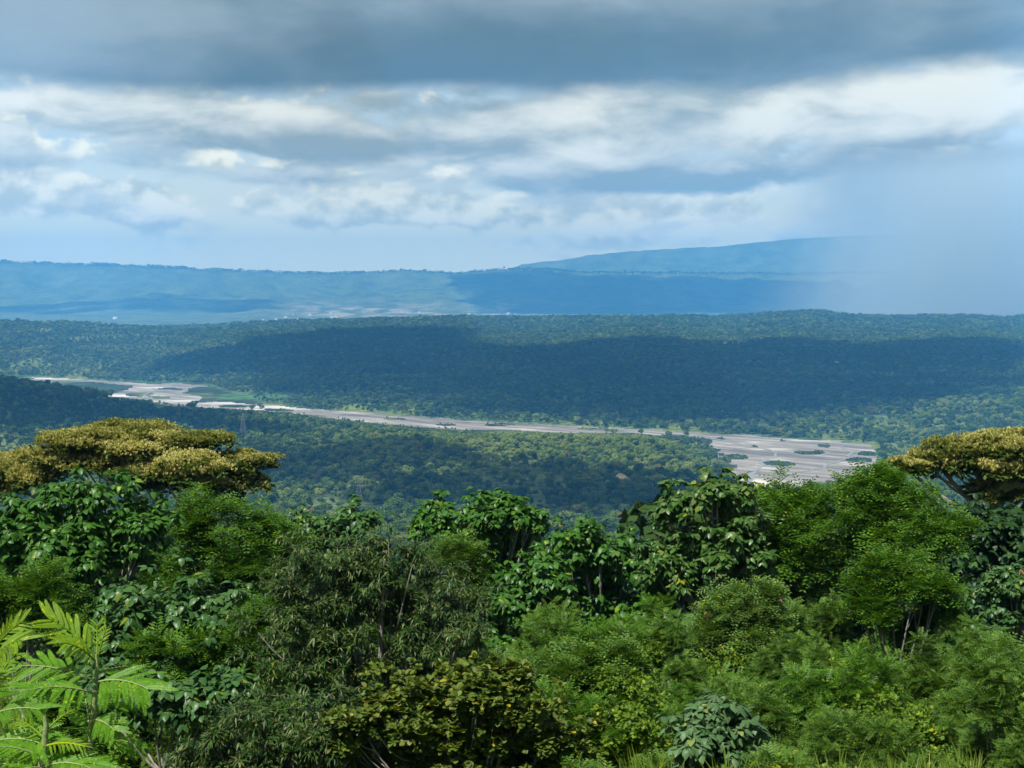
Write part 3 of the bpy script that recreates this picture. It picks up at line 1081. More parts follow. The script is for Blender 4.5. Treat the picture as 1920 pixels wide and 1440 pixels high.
LITE = {'broad': T_broad_lite(), 'narrow': T_narrow_lite(), 'frond': T_frond_lite()}
TPL = {'kite': (np.array([(0, 0, 0), (.26, .5, .03), (0, 1, -.05), (-.26, .5, .03)], float), np.array([(0, 1, 2, 3)])), 'broad': T_broad(), 'narrow': T_narrow(), 'round': T_round(), 'frond': T_frond(), 'tuft': T_frond_lite(3, .42, .13, .4)}
KINDS = {   # template, material, leaf size (m), tips per m2, maker, parts built singly, name of the piece
    'broad': dict(t='broad', m=M_BROAD, s=.185, dens=12, f=leaves_broad, parts=240, piece='leaf'),
    'cool': dict(t='broad', m=M_BROADB, s=.185, dens=12, f=leaves_broad, parts=240, piece='leaf'),
    'pale': dict(t='broad', m=M_PALE, s=.185, dens=12, f=leaves_broad, parts=240, piece='leaf'),
    'blue': dict(t='broad', m=M_BLUE, s=.125, dens=26, f=leaves_broad, parts=200, piece='leaf'),
    'feather': dict(t='frond', m=M_FEATH, s=.38, dens=4.6, f=lambda P, D, r, s: leaves_spray(P, D, r, s, 5, (-.1, .55)), parts=150, piece='frond'),
    'soft': dict(t='frond', m=M_FEATHB, s=.30, dens=6.5, f=lambda P, D, r, s: leaves_spray(P, D, r, s, 5, (-.2, .5)), parts=120, piece='frond'),
    'pod': dict(t='frond', m=M_FEATHC, s=.30, dens=6.5, f=lambda P, D, r, s: leaves_spray(P, D, r, s, 5, (-.2, .5)), parts=120, piece='frond'),
    'mango': dict(t='narrow', m=M_MANGO, s=.18, dens=33, f=lambda P, D, r, s: leaves_spray(P, D, r, s, 8, (.0, 1.0), 1.0, .25), parts=260, piece='leaf'),
    'olive': dict(t='round', m=M_OLIVE, s=.11, dens=38, f=lambda P, D, r, s: leaves_spray(P, D, r, s, 6, (-.2, .5), 1.0, .4), parts=240, piece='leaf'),
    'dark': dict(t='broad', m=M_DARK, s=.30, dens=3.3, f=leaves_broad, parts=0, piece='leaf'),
}
_piece_mesh = {}


def piece_mesh(tname, mat, name):
    k = (tname, mat.name)
    if k not in _piece_mesh:
        v, f = TPL[tname]
        _piece_mesh[k] = mesh_arrays(name, v, f, [mat])
    return _piece_mesh[k]


def limb_path(a, b, rng, sag=.25, n=6):
    a, b = np.asarray(a, float), np.asarray(b, float)
    t = np.linspace(0, 1, n)[:, None]
    L = np.linalg.norm(b - a)
    mid = (a + b) / 2 + np.array([(b - a)[0] * .12, (b - a)[1] * .12, -L * sag * .3]) + rng.normal(0, L * .04, 3)
    return (1 - t) ** 2 * a + 2 * t * (1 - t) * mid + t * t * b


def lobes_at(spec, Y, rng, depth=.8, sat=2):
    L = []
    for (x, y, rx, ry, *dy) in spec:
        yy = Y + (dy[0] if dy else rng.uniform(-.05, .05) * Y * .35)
        c = at(x, y, yy)
        R_ = np.array([rx * yy / F, rx * yy / F * depth, ry * yy / F])
        L.append((c, R_))
        for _ in range(sat):
            a = rng.uniform(0, 2 * math.pi)
            e = np.array([math.cos(a), -abs(math.sin(a)) * .7, rng.uniform(-.75, .55)])
            L.append((c + e * R_ * rng.uniform(.75, 1.1), R_ * rng.uniform(.28, .5)))
    return L


def add_wood(root, base, lobes, rng, r0, mat, fork=None, extra=()):
    """trunk and one limb per lobe, in the tree's own coordinates"""
    B = np.asarray(base, float)
    cs = np.array([c for c, r in lobes])
    cen = cs.mean(0)
    if fork is None:
        fork = B + (cen - B) * np.array([.35, .35, .45])
    fork = np.asarray(fork, float)
    p = limb_path(B - np.array([0, 0, .3]), fork, rng, 0.0, 7)
    p[1:-1, :2] += rng.normal(0, np.linalg.norm(fork - B) * .02, (5, 2))
    rr = np.linspace(1.25, .8, 7) * r0
    rr[0] *= 1.3
    obj('trunk', mesh_arrays('trunk', *[(v if i == 0 else v) for i, v in enumerate(tube(p - B, rr, 8))], [mat], smooth_=True), root)
    for c, r in lobes:
        e = c + np.array([0, 0, -.1 * r[2]])
        q = limb_path(fork, e, rng, .5, 7)
        parts = [tube(q - B, np.linspace(.62, .16, 7) * r0, 6)]
        for _ in range(3):
            s = q[rng.integers(3, 6)]
            d = rand_unit(1, rng)[0]
            d[2] = abs(d[2]) * .6
            tip = c + unit(d) * np.asarray(r) * .8
            parts.append(tube(limb_path(s, tip, rng, .3, 5) - B, np.linspace(.22, .06, 5) * r0, 5))
        obj('limb', mesh_arrays('limb', *join(parts), [mat], smooth_=True), root)


def build_tree(kind, name, label, cat, spec, Y, seed, group=None, trunk_px=None, r0=.11, wood=M_BARK, depth=.85, size=1.0, dens=1.0, parts=None, inner=.11, fork=None, clump=(.17, .36), pods=0):
    rng = np.random.default_rng(seed)
    K = KINDS[kind]
    lobes = lobes_at(spec, Y, rng, depth, 2)
    cen = np.mean([c for c, r in lobes], 0)
    bx = at(trunk_px, 1200, Y)[0] if trunk_px else cen[0]
    by = cen[1]
    base = np.array([bx, by, H(bx, by)])
    root = empty(name, base)
    tag(root, label, cat, group)
    add_wood(root, base, lobes, rng, r0, wood, fork)
    P, D = crown_tips(lobes, rng, K['dens'] * dens, clump, inner, sprig=1.8 if kind in ('feather', 'soft') else 1.2, loose=.34 if kind in ('feather', 'soft') else .42, spread=.42 if kind in ('feather', 'soft') else .34)
    ok = P[:, 2] > H(P[:, 0], P[:, 1]) + .1
    P, D = P[ok], D[ok]
    deep = np.zeros(len(P), bool)
    for c, r in lobes:
        deep |= np.linalg.norm((P - c) / np.asarray(r), axis=1) < .42
    back = P[:, 1] > cen[1] + .55 * max(r[1] for c, r in lobes)
    ok = ~((deep | back) & (rng.random(len(P)) < .6))
    P, D = P[ok], D[ok]
    B, R, s = K['f'](P, D, rng, K['s'] * size)
    npart = K['parts'] if parts is None else parts
    if npart:
        # leaves on the near, outer face of the crown are separate pieces
        px, py = project(B)
        inview = (px > 0) & (px < 1920) & (py > 0) & (py < 1440)
        outer = np.full(len(B), -9.0)
        for c, r in lobes:
            e = (B - c) / np.asarray(r)
            ln = np.linalg.norm(e, axis=1)
            outer = np.maximum(outer, np.where(ln < 1.6, -e[:, 1] * .8 + e[:, 2] * .5 + .0 * ln, -9))
        sc = outer + rng.uniform(0, .5, len(B)) - 9 * (~inview) + s / K['s'] * .4
        pick = np.argsort(-sc)[:npart]
        pm = piece_mesh(K['t'], K['m'], K['piece'])
        for i in pick:
            o = bpy.data.objects.new(K['piece'], pm)
            Mx = Matrix([[*(R[i, a] * s[i]), B[i, a] - base[a]] for a in range(3)] + [[0, 0, 0, 1]])
            o.matrix_basis = Mx
            link(o, root)
        keep = np.ones(len(B), bool)
        keep[pick] = False
        B, R, s = B[keep], R[keep], s[keep]
    V, Fc = scatter(LITE.get(K['t'], TPL[K['t']]), B - base, R, s)
    cr = obj('crown', mesh_arrays('crown', V, Fc, [K['m']]), root)
    cr['kind'] = 'stuff'
    tw = []
    for _ in range(26):
        c, r = lobes[rng.integers(len(lobes))]
        e = rand_unit(1, rng)[0]
        e[1] = -abs(e[1])
        a = np.asarray(c) + e * np.asarray(r) * .55
        b = np.asarray(c) + unit(e + np.array([0, 0, .35])) * np.asarray(r) * rng.uniform(1.0, 1.3)
        tw.append(tube(limb_path(a, b, rng, .2, 5) - base, np.linspace(.014, .004, 5), 4))
    o = obj('twigs', mesh_arrays('twigs', *join(tw), [wood], smooth_=True), root)
    o['kind'] = 'stuff'
    if pods:
        j = rng.choice(len(P), pods)
        Pp = P[j] + rng.normal(0, .1, (pods, 3))
        b2, r2, s2 = leaves_spray(Pp, D[j], rng, .2, 4, (1.2, 2.5), .5)
        V, Fc = scatter(TPL['narrow'], b2 - base, r2, s2)
        o = obj('seed_pods', mesh_arrays('seed_pods', V, Fc, [M_DRY]), root)
        o['kind'] = 'stuff'
    return root


# ------------------------------------------------------------------ far woods
def far_tree_mesh(seed, name, mat, flat=1.0, lobes=6, quads=360, tall=1.0):
    """a 10 m tree: clumped leafy crown and a trunk; unit scale, base at z = 0"""
    rng = np.random.default_rng(seed)
    Vs, Fs, o = [], [], 0
    L = [(np.array([0, 0, 6.2 * tall]), 3.0)]
    for i in range(lobes):
        a = rng.uniform(0, 2 * math.pi)
        d = rng.uniform(1.4, 3.2)
        L.append((np.array([math.cos(a) * d, math.sin(a) * d, rng.uniform(3.6, 7.6) * tall]), rng.uniform(1.5, 2.5)))
    per = quads // len(L)
    for c, r in L:
        e = unit(rand_unit(per, rng) + UP * .2)
        p = c * np.array([1, 1, flat]) + (0 if flat == 1 else np.array([0, 0, 6 * (1 - flat)])) + e * r * np.array([1, 1, .85 * flat]) * rng.uniform(.8, 1.1, (per, 1))
        nrm = unit(e + rng.normal(0, .45, (per, 3)) + UP * .2)
        R = frames(np.cross(nrm, rand_unit(per, rng)), nrm)
        s = rng.uniform(.4, .8, per)
        quad = np.array([(-.55, -.5, -.05), (.5, -.6, .0), (.6, .5, -.08), (-.45, .6, .02)])
        V = np.einsum('nij,kj->nki', R, quad) * s[:, None, None] + p[:, None]
        Vs.append(V.reshape(-1, 3))
        Fs.append(np.arange(per * 4).reshape(-1, 4) + o)
        o += per * 4
    tv, tf = tube([(0, 0, -1.5), (.1, 0, 2.5), (0, .1, 5 * tall)], [.28, .22, .12], 5)
    Vs.append(tv); Fs.append(tf + o)
    mi = np.zeros(sum(len(f) for f in Fs), int)
    mi[-len(tf):] = 1
    return mesh_arrays(name, np.concatenate(Vs), np.concatenate(Fs), [mat, M_BARKD], mi)


KIND_COL = bpy.data.collections.new('valley tree kinds')
S.collection.children.link(KIND_COL)
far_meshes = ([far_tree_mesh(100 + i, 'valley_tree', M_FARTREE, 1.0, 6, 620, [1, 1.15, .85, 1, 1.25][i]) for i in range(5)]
              + [far_tree_mesh(110 + i, 'valley_tree', M_FARPALE_SUNLIT, 1.0, 6, 560, [.9, 1.1][i]) for i in range(2)]
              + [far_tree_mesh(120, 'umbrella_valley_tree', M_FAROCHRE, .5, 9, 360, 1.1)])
NK = len(far_meshes)


def forest_nodes():
    g = bpy.data.node_groups.new('forest', 'GeometryNodeTree')
    g.interface.new_socket('Geometry', in_out='INPUT', socket_type='NodeSocketGeometry')
    g.interface.new_socket('Geometry', in_out='OUTPUT', socket_type='NodeSocketGeometry')
    N = g.nodes
    gi, go = N.new('NodeGroupInput'), N.new('NodeGroupOutput')
    ci = N.new('GeometryNodeCollectionInfo')
    ci.inputs['Collection'].default_value = KIND_COL
    ci.inputs['Separate Children'].default_value = True
    ci.inputs['Reset Children'].default_value = True
    ip = N.new('GeometryNodeInstanceOnPoints')
    ip.inputs['Pick Instance'].default_value = True

    def attr(name, dt):
        a = N.new('GeometryNodeInputNamedAttribute')
        a.data_type = dt
        a.inputs['Name'].default_value = name
        return a.outputs[0]
    L = g.links
    L.new(gi.outputs[0], ip.inputs['Points'])
    L.new(ci.outputs[0], ip.inputs['Instance'])
    L.new(attr('pick', 'INT'), ip.inputs['Instance Index'])
    cx = N.new('ShaderNodeCombineXYZ')
    L.new(attr('turn', 'FLOAT'), cx.inputs[2])
    er = N.new('FunctionNodeEulerToRotation')
    L.new(cx.outputs[0], er.inputs[0])
    L.new(er.outputs[0], ip.inputs['Rotation'])
    L.new(attr('size', 'FLOAT'), ip.inputs['Scale'])
    L.new(ip.outputs[0], go.inputs[0])
    return g


FOREST = forest_nodes()


def points_object(name, P, size, pick, turn, group=FOREST):
    me = bpy.data.meshes.new(name)
    me.vertices.add(len(P))
    me.vertices.foreach_set('co', np.asarray(P, np.float32).ravel())
    for nm, dt, a in (('size', 'FLOAT', size), ('turn', 'FLOAT', turn), ('pick', 'INT', pick)):
        at_ = me.attributes.new(nm, dt, 'POINT')
        at_.data.foreach_set('value', np.asarray(a, np.float32 if dt == 'FLOAT' else np.int32))
    o = obj(name, me)
    mod = o.modifiers.new('forest', 'NODES')
    mod.node_group = group
    tag(o, kind='stuff')
    return o


def sample_area(n, y0, y1, rng, p0=-430, p1=2350):
    """uniform over the ground area between two distances inside the view's wedge"""
    Y = np.sqrt(rng.uniform(y0 * y0, y1 * y1, n))
    px = rng.uniform(p0, p1, n)
    return Y * (px - 960) / F, Y


def free_ground(X, Y):
    P = np.stack([X, Y, H(X, Y)], -1)
    px, py = project(P)
    ok = np.ones(len(X), bool)
    flat = P[:, 2] < 12
    rm = river_mask(X, Y)
    ok &= ~rm
    for poly, _ in CLEAR:
        ok &= ~(inpoly(px + (fbm(X / 25, Y / 25, 61, 2) - .5) * 14, py + (fbm(X / 25, Y / 60, 62, 2) - .5) * 6, poly) & (Y > 300) & (RNG.random(len(X)) < .93))
    return P[ok], px[ok], py[ok]


def in_isles(P):
    px, py = project(np.stack([P[:, 0], P[:, 1], np.zeros(len(P))], -1))
    m = np.zeros(len(P), bool)
    inside = inpoly(px, py, WASH) | inpoly(px, py, WASH_FAR)
    return inside


def wood(n, y0, y1, size, seed, thin=None):
    rng = np.random.default_rng(seed)
    X, Y = sample_area(n, y0, y1, rng)
    P, px, py = free_ground(X, Y)
    gl = fbm(P[:, 0] / 150, P[:, 1] / 260, 211, 4)
    keep = (gl < .62) | (rng.random(len(P)) < .3)
    P, px, py = P[keep], px[keep], py[keep]
    sz = size * np.exp(rng.normal(-.08, .34, len(P))).clip(.45, 1.9) * (0.75 + .5 * fbm(P[:, 0] / 120, P[:, 1] / 120, 201, 3))
    isl = in_isles(P)
    sz[isl] *= .32
    tx, ty = project(P + np.array([0, 0, 1.0]) * (9 * sz)[:, None])
    hide = (inpoly(tx, ty + 1, WASH) | inpoly(tx, ty + 1, WASH_FAR)) & ~isl
    sz[hide] *= rng.choice([.2, .3, .7], hide.sum(), p=[.5, .3, .2])
    mid = hide & (px < 1180)
    sz[mid] *= .55
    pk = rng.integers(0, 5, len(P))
    sunlit_spur = np.exp(-((P[:, 0] - 60) / 380) ** 2 - ((P[:, 1] - 2200) / 420) ** 2)  # sunlit patch on the spur, put into colour by picking paler trees
    pal = rng.random(len(P)) < np.clip(.95 * sunlit_spur + .9 * (fbm(P[:, 0] / 210, P[:, 1] / 340, 221, 4) - .40), .04, .88)
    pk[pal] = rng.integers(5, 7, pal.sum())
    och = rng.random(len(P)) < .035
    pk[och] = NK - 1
    return P, px, py, sz, pk, rng.uniform(0, 6.28, len(P))


# near-bank woods: the trees largest in view stand as objects of their own
P1, px1, py1, s1, k1, t1 = wood(77000, 100, 3500, .95, 301)
fyv = np.interp(P1[:, 0], FX, FY)
top0 = py1 - F * 8 * s1 / P1[:, 1]
SKYL_X = [0, 300, 460, 520, 700, 780, 1010, 1050, 1230, 1300, 1920]
SKYL_Y = [900, 960, 950, 985, 1000, 985, 985, 1010, 965, 905, 900]
poke = (P1[:, 1] < 900) & (top0 < np.interp(px1, SKYL_X, SKYL_Y) + 60)
near_side = (P1[:, 1] < fyv) & ~poke
P1, px1, py1, s1, k1, t1 = (a[near_side] for a in (P1, px1, py1, s1, k1, t1))
# visible horizon of the near trees, roughly, in photo pixels
SKYL_X = [0, 300, 460, 520, 700, 780, 1010, 1050, 1230, 1300, 1920]
SKYL_Y = [900, 960, 950, 985, 1000, 985, 985, 1010, 965, 905, 900]
top_y = py1 - F * 8 * s1 / P1[:, 1]
vis = (px1 > 5) & (px1 < 1915) & (top_y < np.interp(px1, SKYL_X, SKYL_Y)) & (P1[:, 1] > 500)
cand = np.where(vis)[0]
cand = cand[np.argsort(P1[cand, 1])]
ochre = cand[k1[cand] == NK - 1][:40]
green = cand[k1[cand] != NK - 1][:255]
first = {}
for i in np.concatenate([green, ochre]):
    k = int(k1[i])
    och = k == NK - 1
    o = bpy.data.objects.new('umbrella_tree' if och else 'valley_tree', far_meshes[k])
    o.location = [float(c) for c in P1[i]]
    o.scale = [float(s1[i])] * 3
    o.rotation_euler = (0, 0, float(t1[i]))
    if k not in first:
        first[k] = o
    COL.objects.link(o)
    if och:
        tag(o, 'small ochre flat crowned tree among the green valley trees', 'tree', 'ochre umbrella trees in the valley')
    else:
        tag(o, 'small hazy green tree in the near bank valley wood', 'tree', 'green trees in the valley wood')
for k in range(NK):
    if k not in first:
        o = bpy.data.objects.new('valley_tree', far_meshes[k])
        o.location = [float(c) for c in P1[k]]
        COL.objects.link(o)
        tag(o, 'small hazy green tree in the near bank valley wood', 'tree', 'green trees in the valley wood')
        first[k] = o
for k in range(NK):      # collection info orders its objects by name
    src = first[k]
    KIND_COL.objects.link(src)
order = {o.name: i for i, o in enumerate(sorted(KIND_COL.objects, key=lambda o: o.name))}
REMAP = np.array([order[first[k].name] for k in range(NK)])
rest = np.ones(len(P1), bool)
rest[np.concatenate([green, ochre])] = False
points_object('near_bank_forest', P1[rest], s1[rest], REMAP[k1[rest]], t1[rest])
P2, px2, py2, s2, k2, t2 = wood(250000, 2300, 6600, 1.05, 302)
far_side = P2[:, 1] > np.interp(P2[:, 0], FX, FY)
P2, s2, k2, t2 = P2[far_side], s2[far_side], k2[far_side], t2[far_side]
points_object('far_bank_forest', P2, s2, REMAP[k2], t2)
P3, px3, py3, s3, k3, t3 = wood(120000, 6600, 9200, 1.45, 303)
points_object('plateau_forest', P3, s3, REMAP[k3], t3)
P4, px4, py4, s4, k4, t4 = wood(90000, 15200, 19300, 1.9, 304)
upper = (px4 > -300) & (P4[:, 2] > .955 * (CAMZ + (575 - np.interp(px4, [0, 100, 270, 400, 620, 760, 850, 930, 1000, 1100, 1300, 1480, 1920], [491, 494, 499, 506, 513, 507, 513, 506, 504, 511, 512, 514, 505])) / F * 19000))
P4, s4, k4, t4 = P4[upper], s4[upper], k4[upper], t4[upper]
points_object('ridge_forest', P4, s4, REMAP[k4], t4)


# ------------------------------------------------------------------ pylons and houses
def beam(a, b, w):
    return tube([a, b], [w, w], 4)


def build_pylon(px, top, bot, label):
    g = ground_hit(px, bot)
    h = (bot - top) * g[1] / F
    b = h * .13
    w = .0026 * h
    root = empty('pylon', g)
    tag(root, label, 'pylon', 'power line pylons in the valley')

    def half(t):
        return b * (1 - t) ** 1.25 + .022 * h if t < .72 else .022 * h + b * (.28) ** 1.25 * (1 - (t - .72) / .28 * .8)
    ts = np.linspace(0, 1, 9)
    for sx in (-1, 1):
        for sy in (-1, 1):
            pts = [(sx * half(t), sy * half(t), t * h) for t in ts]
            obj('leg', mesh_arrays('leg', *tube(pts, np.full(9, w * 1.5), 4), [M_STEEL]), root)
    br = []
    for i in range(8):
        a, c = half(ts[i]), half(ts[i + 1])
        z0, z1 = ts[i] * h, ts[i + 1] * h
        for k in range(4):
            cs = [(-1, -1), (1, -1), (1, 1), (-1, 1)]
            (x0, y0), (x1, y1) = cs[k], cs[(k + 1) % 4]
            br.append(beam((x0 * a, y0 * a, z0), (x1 * c, y1 * c, z1), w * .7))
            br.append(beam((x1 * a, y1 * a, z0), (x0 * c, y0 * c, z1), w * .7))
            br.append(beam((x0 * c, y0 * c, z1), (x1 * c, y1 * c, z1), w * .7))
    o = obj('bracing', mesh_arrays('bracing', *join(br), [M_STEEL]), root)
    o['kind'] = 'stuff'
    for t, L in ((.74, .15), (.84, .18), (.94, .13)):
        z = t * h
        obj('crossarm', mesh_arrays('crossarm', *join([beam((-L * h, 0, z), (L * h, 0, z), w), beam((-L * h, 0, z), (0, half(t), z + .04 * h), w * .7),
            beam((L * h, 0, z), (0, half(t), z + .04 * h), w * .7)]), [M_STEEL]), root)


build_pylon(673, 896, 948, 'tall grey lattice pylon standing beside the pale grass clearing')
build_pylon(525, 851, 897, 'grey lattice pylon just beyond the edge of the ochre umbrella tree')
build_pylon(599, 878, 908, 'faint small lattice pylon between the two nearer pylons')
build_pylon(456, 775, 822, 'thin faint lattice pylon above the end of the umbrella canopy')


def build_house(px, py, wpx, label, group=None, y0=300, wide=1.6):
    g = ground_hit(px, py, y0)
    w = wpx * g[1] / F
    d, h = w / wide, w * .28
    root = empty('house', g)
    root.rotation_euler = (0, 0, random.uniform(-.25, .25))
    tag(root, label, 'house', group)
    obj('wall', mesh_arrays('wall', *box((0, 0, h / 2 + 1), (w, d, h + 6)), [M_WHITE]), root)
    e = h + 4.0
    V = np.array([(-w * .54, -d * .58, e), (w * .54, -d * .58, e), (w * .54, d * .58, e), (-w * .54, d * .58, e), (-w * .54, 0, e + h * .7), (w * .54, 0, e + h * .7)])
    obj('roof', mesh_arrays('roof', V, [np.array([(0, 1, 5, 4), (2, 3, 4, 5)]), np.array([(1, 2, 5), (3, 0, 4)]), np.array([(3, 2, 1, 0)])], [M_ROOF]), root)
    dr = w * .06
    obj('door', mesh_arrays('door', *box((0, -d / 2 - .05, 2.2), (dr * 1.4, .12, 2.4)), [M_BARKD]), root)
    for s in (-.28, .28):
        obj('window', mesh_arrays('window', *box((s * w, -d / 2 - .05, h * .5 + 2.5), (w * .13, .12, h * .3)), [M_BARKD]), root)


build_house(203, 797, 9, 'lone white roofed house in the wood just behind the umbrella tree canopy')
build_house(216, 599, 8, 'long white building on the far plain below the ridge', y0=9000, wide=2.5)
for a, b, w_ in [(1443, 684, 6), (1462, 684, 7)]:
    build_house(a, b, w_, 'small white house in the smaller cluster on the shaded far bank', 'two white houses on the far bank', 2500)
for a, b, w_ in [(1569, 684, 8), (1582, 684, 7), (1596, 683, 9)]:
    build_house(a, b, w_, 'small white house in the larger row on the shaded far bank', 'row of white houses on the far bank', 2500)
for a, b, w_ in [(627, 640, 6), (638, 640, 6)]:
    build_house(a, b, w_, 'small white house on the wooded plateau below the village', 'two white houses on the plateau', 4000)
rh = np.random.default_rng(5)
for i in range(26):
    a = rh.choice([rh.uniform(480, 640), rh.uniform(560, 840), rh.uniform(880, 970)])
    build_house(float(a), float(rh.uniform(586, 602)), float(rh.uniform(2.5, 6)), 'tiny pale house in the village at the foot of the far ridge', 'village houses below the far ridge', 9500)


def build_scar(px, py, w, h, label):
    """bare earth slip: a lumpy steep face let into the spur"""
    g = ground_hit(px, py)
    n, k = 14, 9
    W, Hh = w * g[1] / F, h * g[1] / F
    u, v = np.meshgrid(np.linspace(-1, 1, n), np.linspace(0, 1, k))
    prof = (1 - np.abs(u) ** 2.2 * .7) * (0.8 + .4 * fbm(u * 2 + 3, v * 0 + px, 5, 2))
    X = u * W / 2 + (fbm(u * 3, v * 3, 6, 2) - .5) * W * .12
    Z = v * Hh * prof - 2
    Yy = v * Hh * .5 + (fbm(u * 4 + 9, v * 4, 7, 3) - .5) * W * .2
    V = np.stack([X, Yy, Z], -1).reshape(-1, 3)
    i = (np.arange(k - 1)[:, None] * n + np.arange(n - 1)[None]).ravel()
    bk = V + np.array([0, W * .3, -.5])
    Fq = np.concatenate([np.stack([i, i + 1, i + n + 1, i + n], -1), np.stack([i + n, i + n + 1, i + 1, i], -1) + len(V)])
    o = obj('earth_bank', mesh_arrays('earth_bank', np.concatenate([V, bk]), Fq, [M_EARTH], smooth_=True), loc=(g[0], g[1] - 6, g[2] + 3))
    tag(o, kind='structure')


M_EARTH = plain_mat('bare_earth', (0.50, 0.36, 0.25), 0.95, 0.35, 0.15)
build_scar(1166, 907, 34, 18, '')
build_scar(1211, 910, 18, 12, '')

# ------------------------------------------------------------------ trees of the near slope
T = build_tree
T('broad', 'broadleaf_tree', 'large drooping broad leaved tree in front of the umbrella canopy, beside the frame edge', 'tree',
  [(190, 950, 95, 62), (95, 1010, 105, 70), (30, 1000, 60, 60), (240, 1010, 62, 55), (30, 1100, 90, 95), (190, 1080, 115, 95), (110, 1180, 130, 100), (262, 985, 40, 40)], 38, 1, r0=.13)
T('feather', 'feathery_tree', 'bright green feathery tree between the big broadleaf and the narrow leaved tree', 'tree',
  [(385, 990, 55, 55), (325, 1060, 75, 70), (450, 1045, 80, 75), (500, 1010, 48, 42), (420, 1130, 110, 75), (480, 1120, 60, 60)], 45, 2, size=1.15)
T('feather', 'feathery_tree', 'small feathery tree low in front of the big broadleaf tree', 'tree', [(60, 1110, 62, 42), (95, 1150, 55, 40), (25, 1160, 50, 50)], 33, 3, r0=.06, size=.8)
T('cool', 'broadleaf_tree', 'lower broad leaved tree left of the narrow leaved tree, above the bright fronds', 'tree',
  [(330, 1150, 95, 50), (410, 1180, 95, 70), (290, 1225, 95, 80), (370, 1270, 90, 70), (450, 1150, 50, 40)], 33, 4, r0=.09)
T('feather', 'feathery_tree', 'small feathery tree squeezed against the dark narrow leaved tree', 'tree', [(470, 1200, 52, 52), (500, 1160, 40, 36), (480, 1270, 50, 50)], 32, 5, r0=.06, size=.8)
T('cool', 'broadleaf_tree', 'round broad leaved crown peeking over the narrow leaved tree below the pylons', 'tree',
  [(612, 1005, 72, 46), (655, 985, 42, 32), (568, 1012, 38, 34), (640, 1050, 80, 50)], 47, 6)
T('mango', 'narrow_leaf_tree', 'big dark tree with glossy narrow leaves, some pale with painted glints', 'tree',
  [(590, 1080, 90, 66), (740, 1060, 70, 66), (665, 1110, 90, 70), (820, 1110, 75, 66), (560, 1190, 110, 90), (700, 1195, 125, 100), (835, 1205, 75, 80), (600, 1290, 130, 80),
   (730, 1270, 90, 70)], 31, 7, r0=.16, wood=M_BARK)
T('mango', 'narrow_leaf_tree', 'lower dark narrow leaved tree beside the olive bush at the frame bottom', 'tree',
  [(470, 1370, 85, 66), (570, 1370, 110, 70), (520, 1440, 110, 60), (650, 1380, 60, 60), (440, 1450, 60, 50), (390, 1420, 50, 46)], 22, 8, r0=.08, size=.85)
T('broad', 'broadleaf_tree', 'tall broad leaved tree with separate leafy tufts on top, in the centre', 'tree',
  [(812, 962, 26, 24), (800, 985, 20, 24), (905, 960, 50, 30), (945, 955, 30, 25), (988, 975, 26, 22), (900, 1015, 80, 45), (960, 1020, 45, 35), (850, 1000, 35, 30), (930, 1080, 85, 55), (975, 1150, 75, 65), (1000, 1100, 55, 45)],
  44, 9, clump=(.25, .5))
T('soft', 'feathery_tree', 'small feathery crown just behind the narrow leaved tree near the centre', 'tree', [(850, 1045, 46, 38), (870, 1080, 40, 36)], 41, 10, r0=.06)
T('broad', 'broadleaf_tree', 'broad leaved tree with a lobed top right of the central tufted tree', 'tree',
  [(1090, 1015, 50, 34), (1075, 1075, 62, 50), (1150, 1035, 52, 36), (1180, 1090, 72, 56), (1095, 1140, 66, 55), (1200, 1160, 80, 55), (1050, 1200, 60, 60), (1140, 1210, 70, 50)], 42, 11)
T('pale', 'broadleaf_tree', 'glossy pale edged broadleaf tree standing against the riverbed', 'tree',
  [(1335, 925, 58, 30), (1285, 950, 45, 32), (1375, 945, 30, 40), (1295, 1015, 75, 44), (1370, 1020, 56, 54), (1330, 1085, 85, 60), (1400, 990, 28, 28), (1260, 1060, 50, 46), (1390, 1090, 45, 60)], 40, 12)
T('feather', 'feathery_tree', 'large bright feathery tree in front of the riverbed and the right umbrella tree', 'tree',
  [(1470, 968, 60, 42), (1435, 950, 26, 22), (1555, 960, 76, 40), (1640, 950, 66, 48), (1695, 968, 50, 46), (1735, 1010, 66, 44), (1560, 1000, 100, 60), (1660, 1030, 100, 58), (1455, 1020, 55, 70), (1520, 1070, 70, 40), (1655, 910, 30, 22)],
  42, 13, size=1.15, r0=.15)
T('feather', 'feathery_tree', 'thin grey stemmed feathery tree with open crown on the right slope', 'tree',
  [(1700, 1070, 56, 26), (1645, 1135, 42, 24), (1768, 1135, 40, 28), (1695, 1180, 26, 16), (1618, 1105, 30, 20), (1735, 1100, 40, 24)], 36, 14, trunk_px=1690, r0=.06, size=.95, fork=at(1684, 1300, 36))
T('cool', 'broadleaf_tree', 'broad leaved tree with dry brown twigs below the right umbrella tree', 'tree',
  [(1885, 1085, 56, 36), (1845, 1125, 52, 46), (1905, 1170, 60, 50), (1860, 1200, 50, 50), (1930, 1110, 40, 40)], 40, 15, size=.8, pods=60)
T('pod', 'feathery_shrub', 'rounded light feathery shrub with brown hanging pods below the pale edged tree', 'shrub',
  [(1395, 1125, 50, 30), (1375, 1170, 66, 46), (1415, 1225, 52, 60), (1340, 1205, 42, 46), (1380, 1270, 60, 50)], 33, 16, r0=.05, pods=70)
T('olive', 'olive_bush', 'wide olive green small leaved bush at the bottom edge', 'bush',
  [(785, 1300, 86, 40), (900, 1300, 100, 50), (960, 1270, 36, 30), (735, 1365, 100, 56), (860, 1370, 110, 60), (970, 1360, 110, 60), (1060, 1400, 85, 50), (680, 1430, 80, 50), (900, 1440, 150, 50), (1050, 1460, 100, 40)], 22, 17, r0=.06)
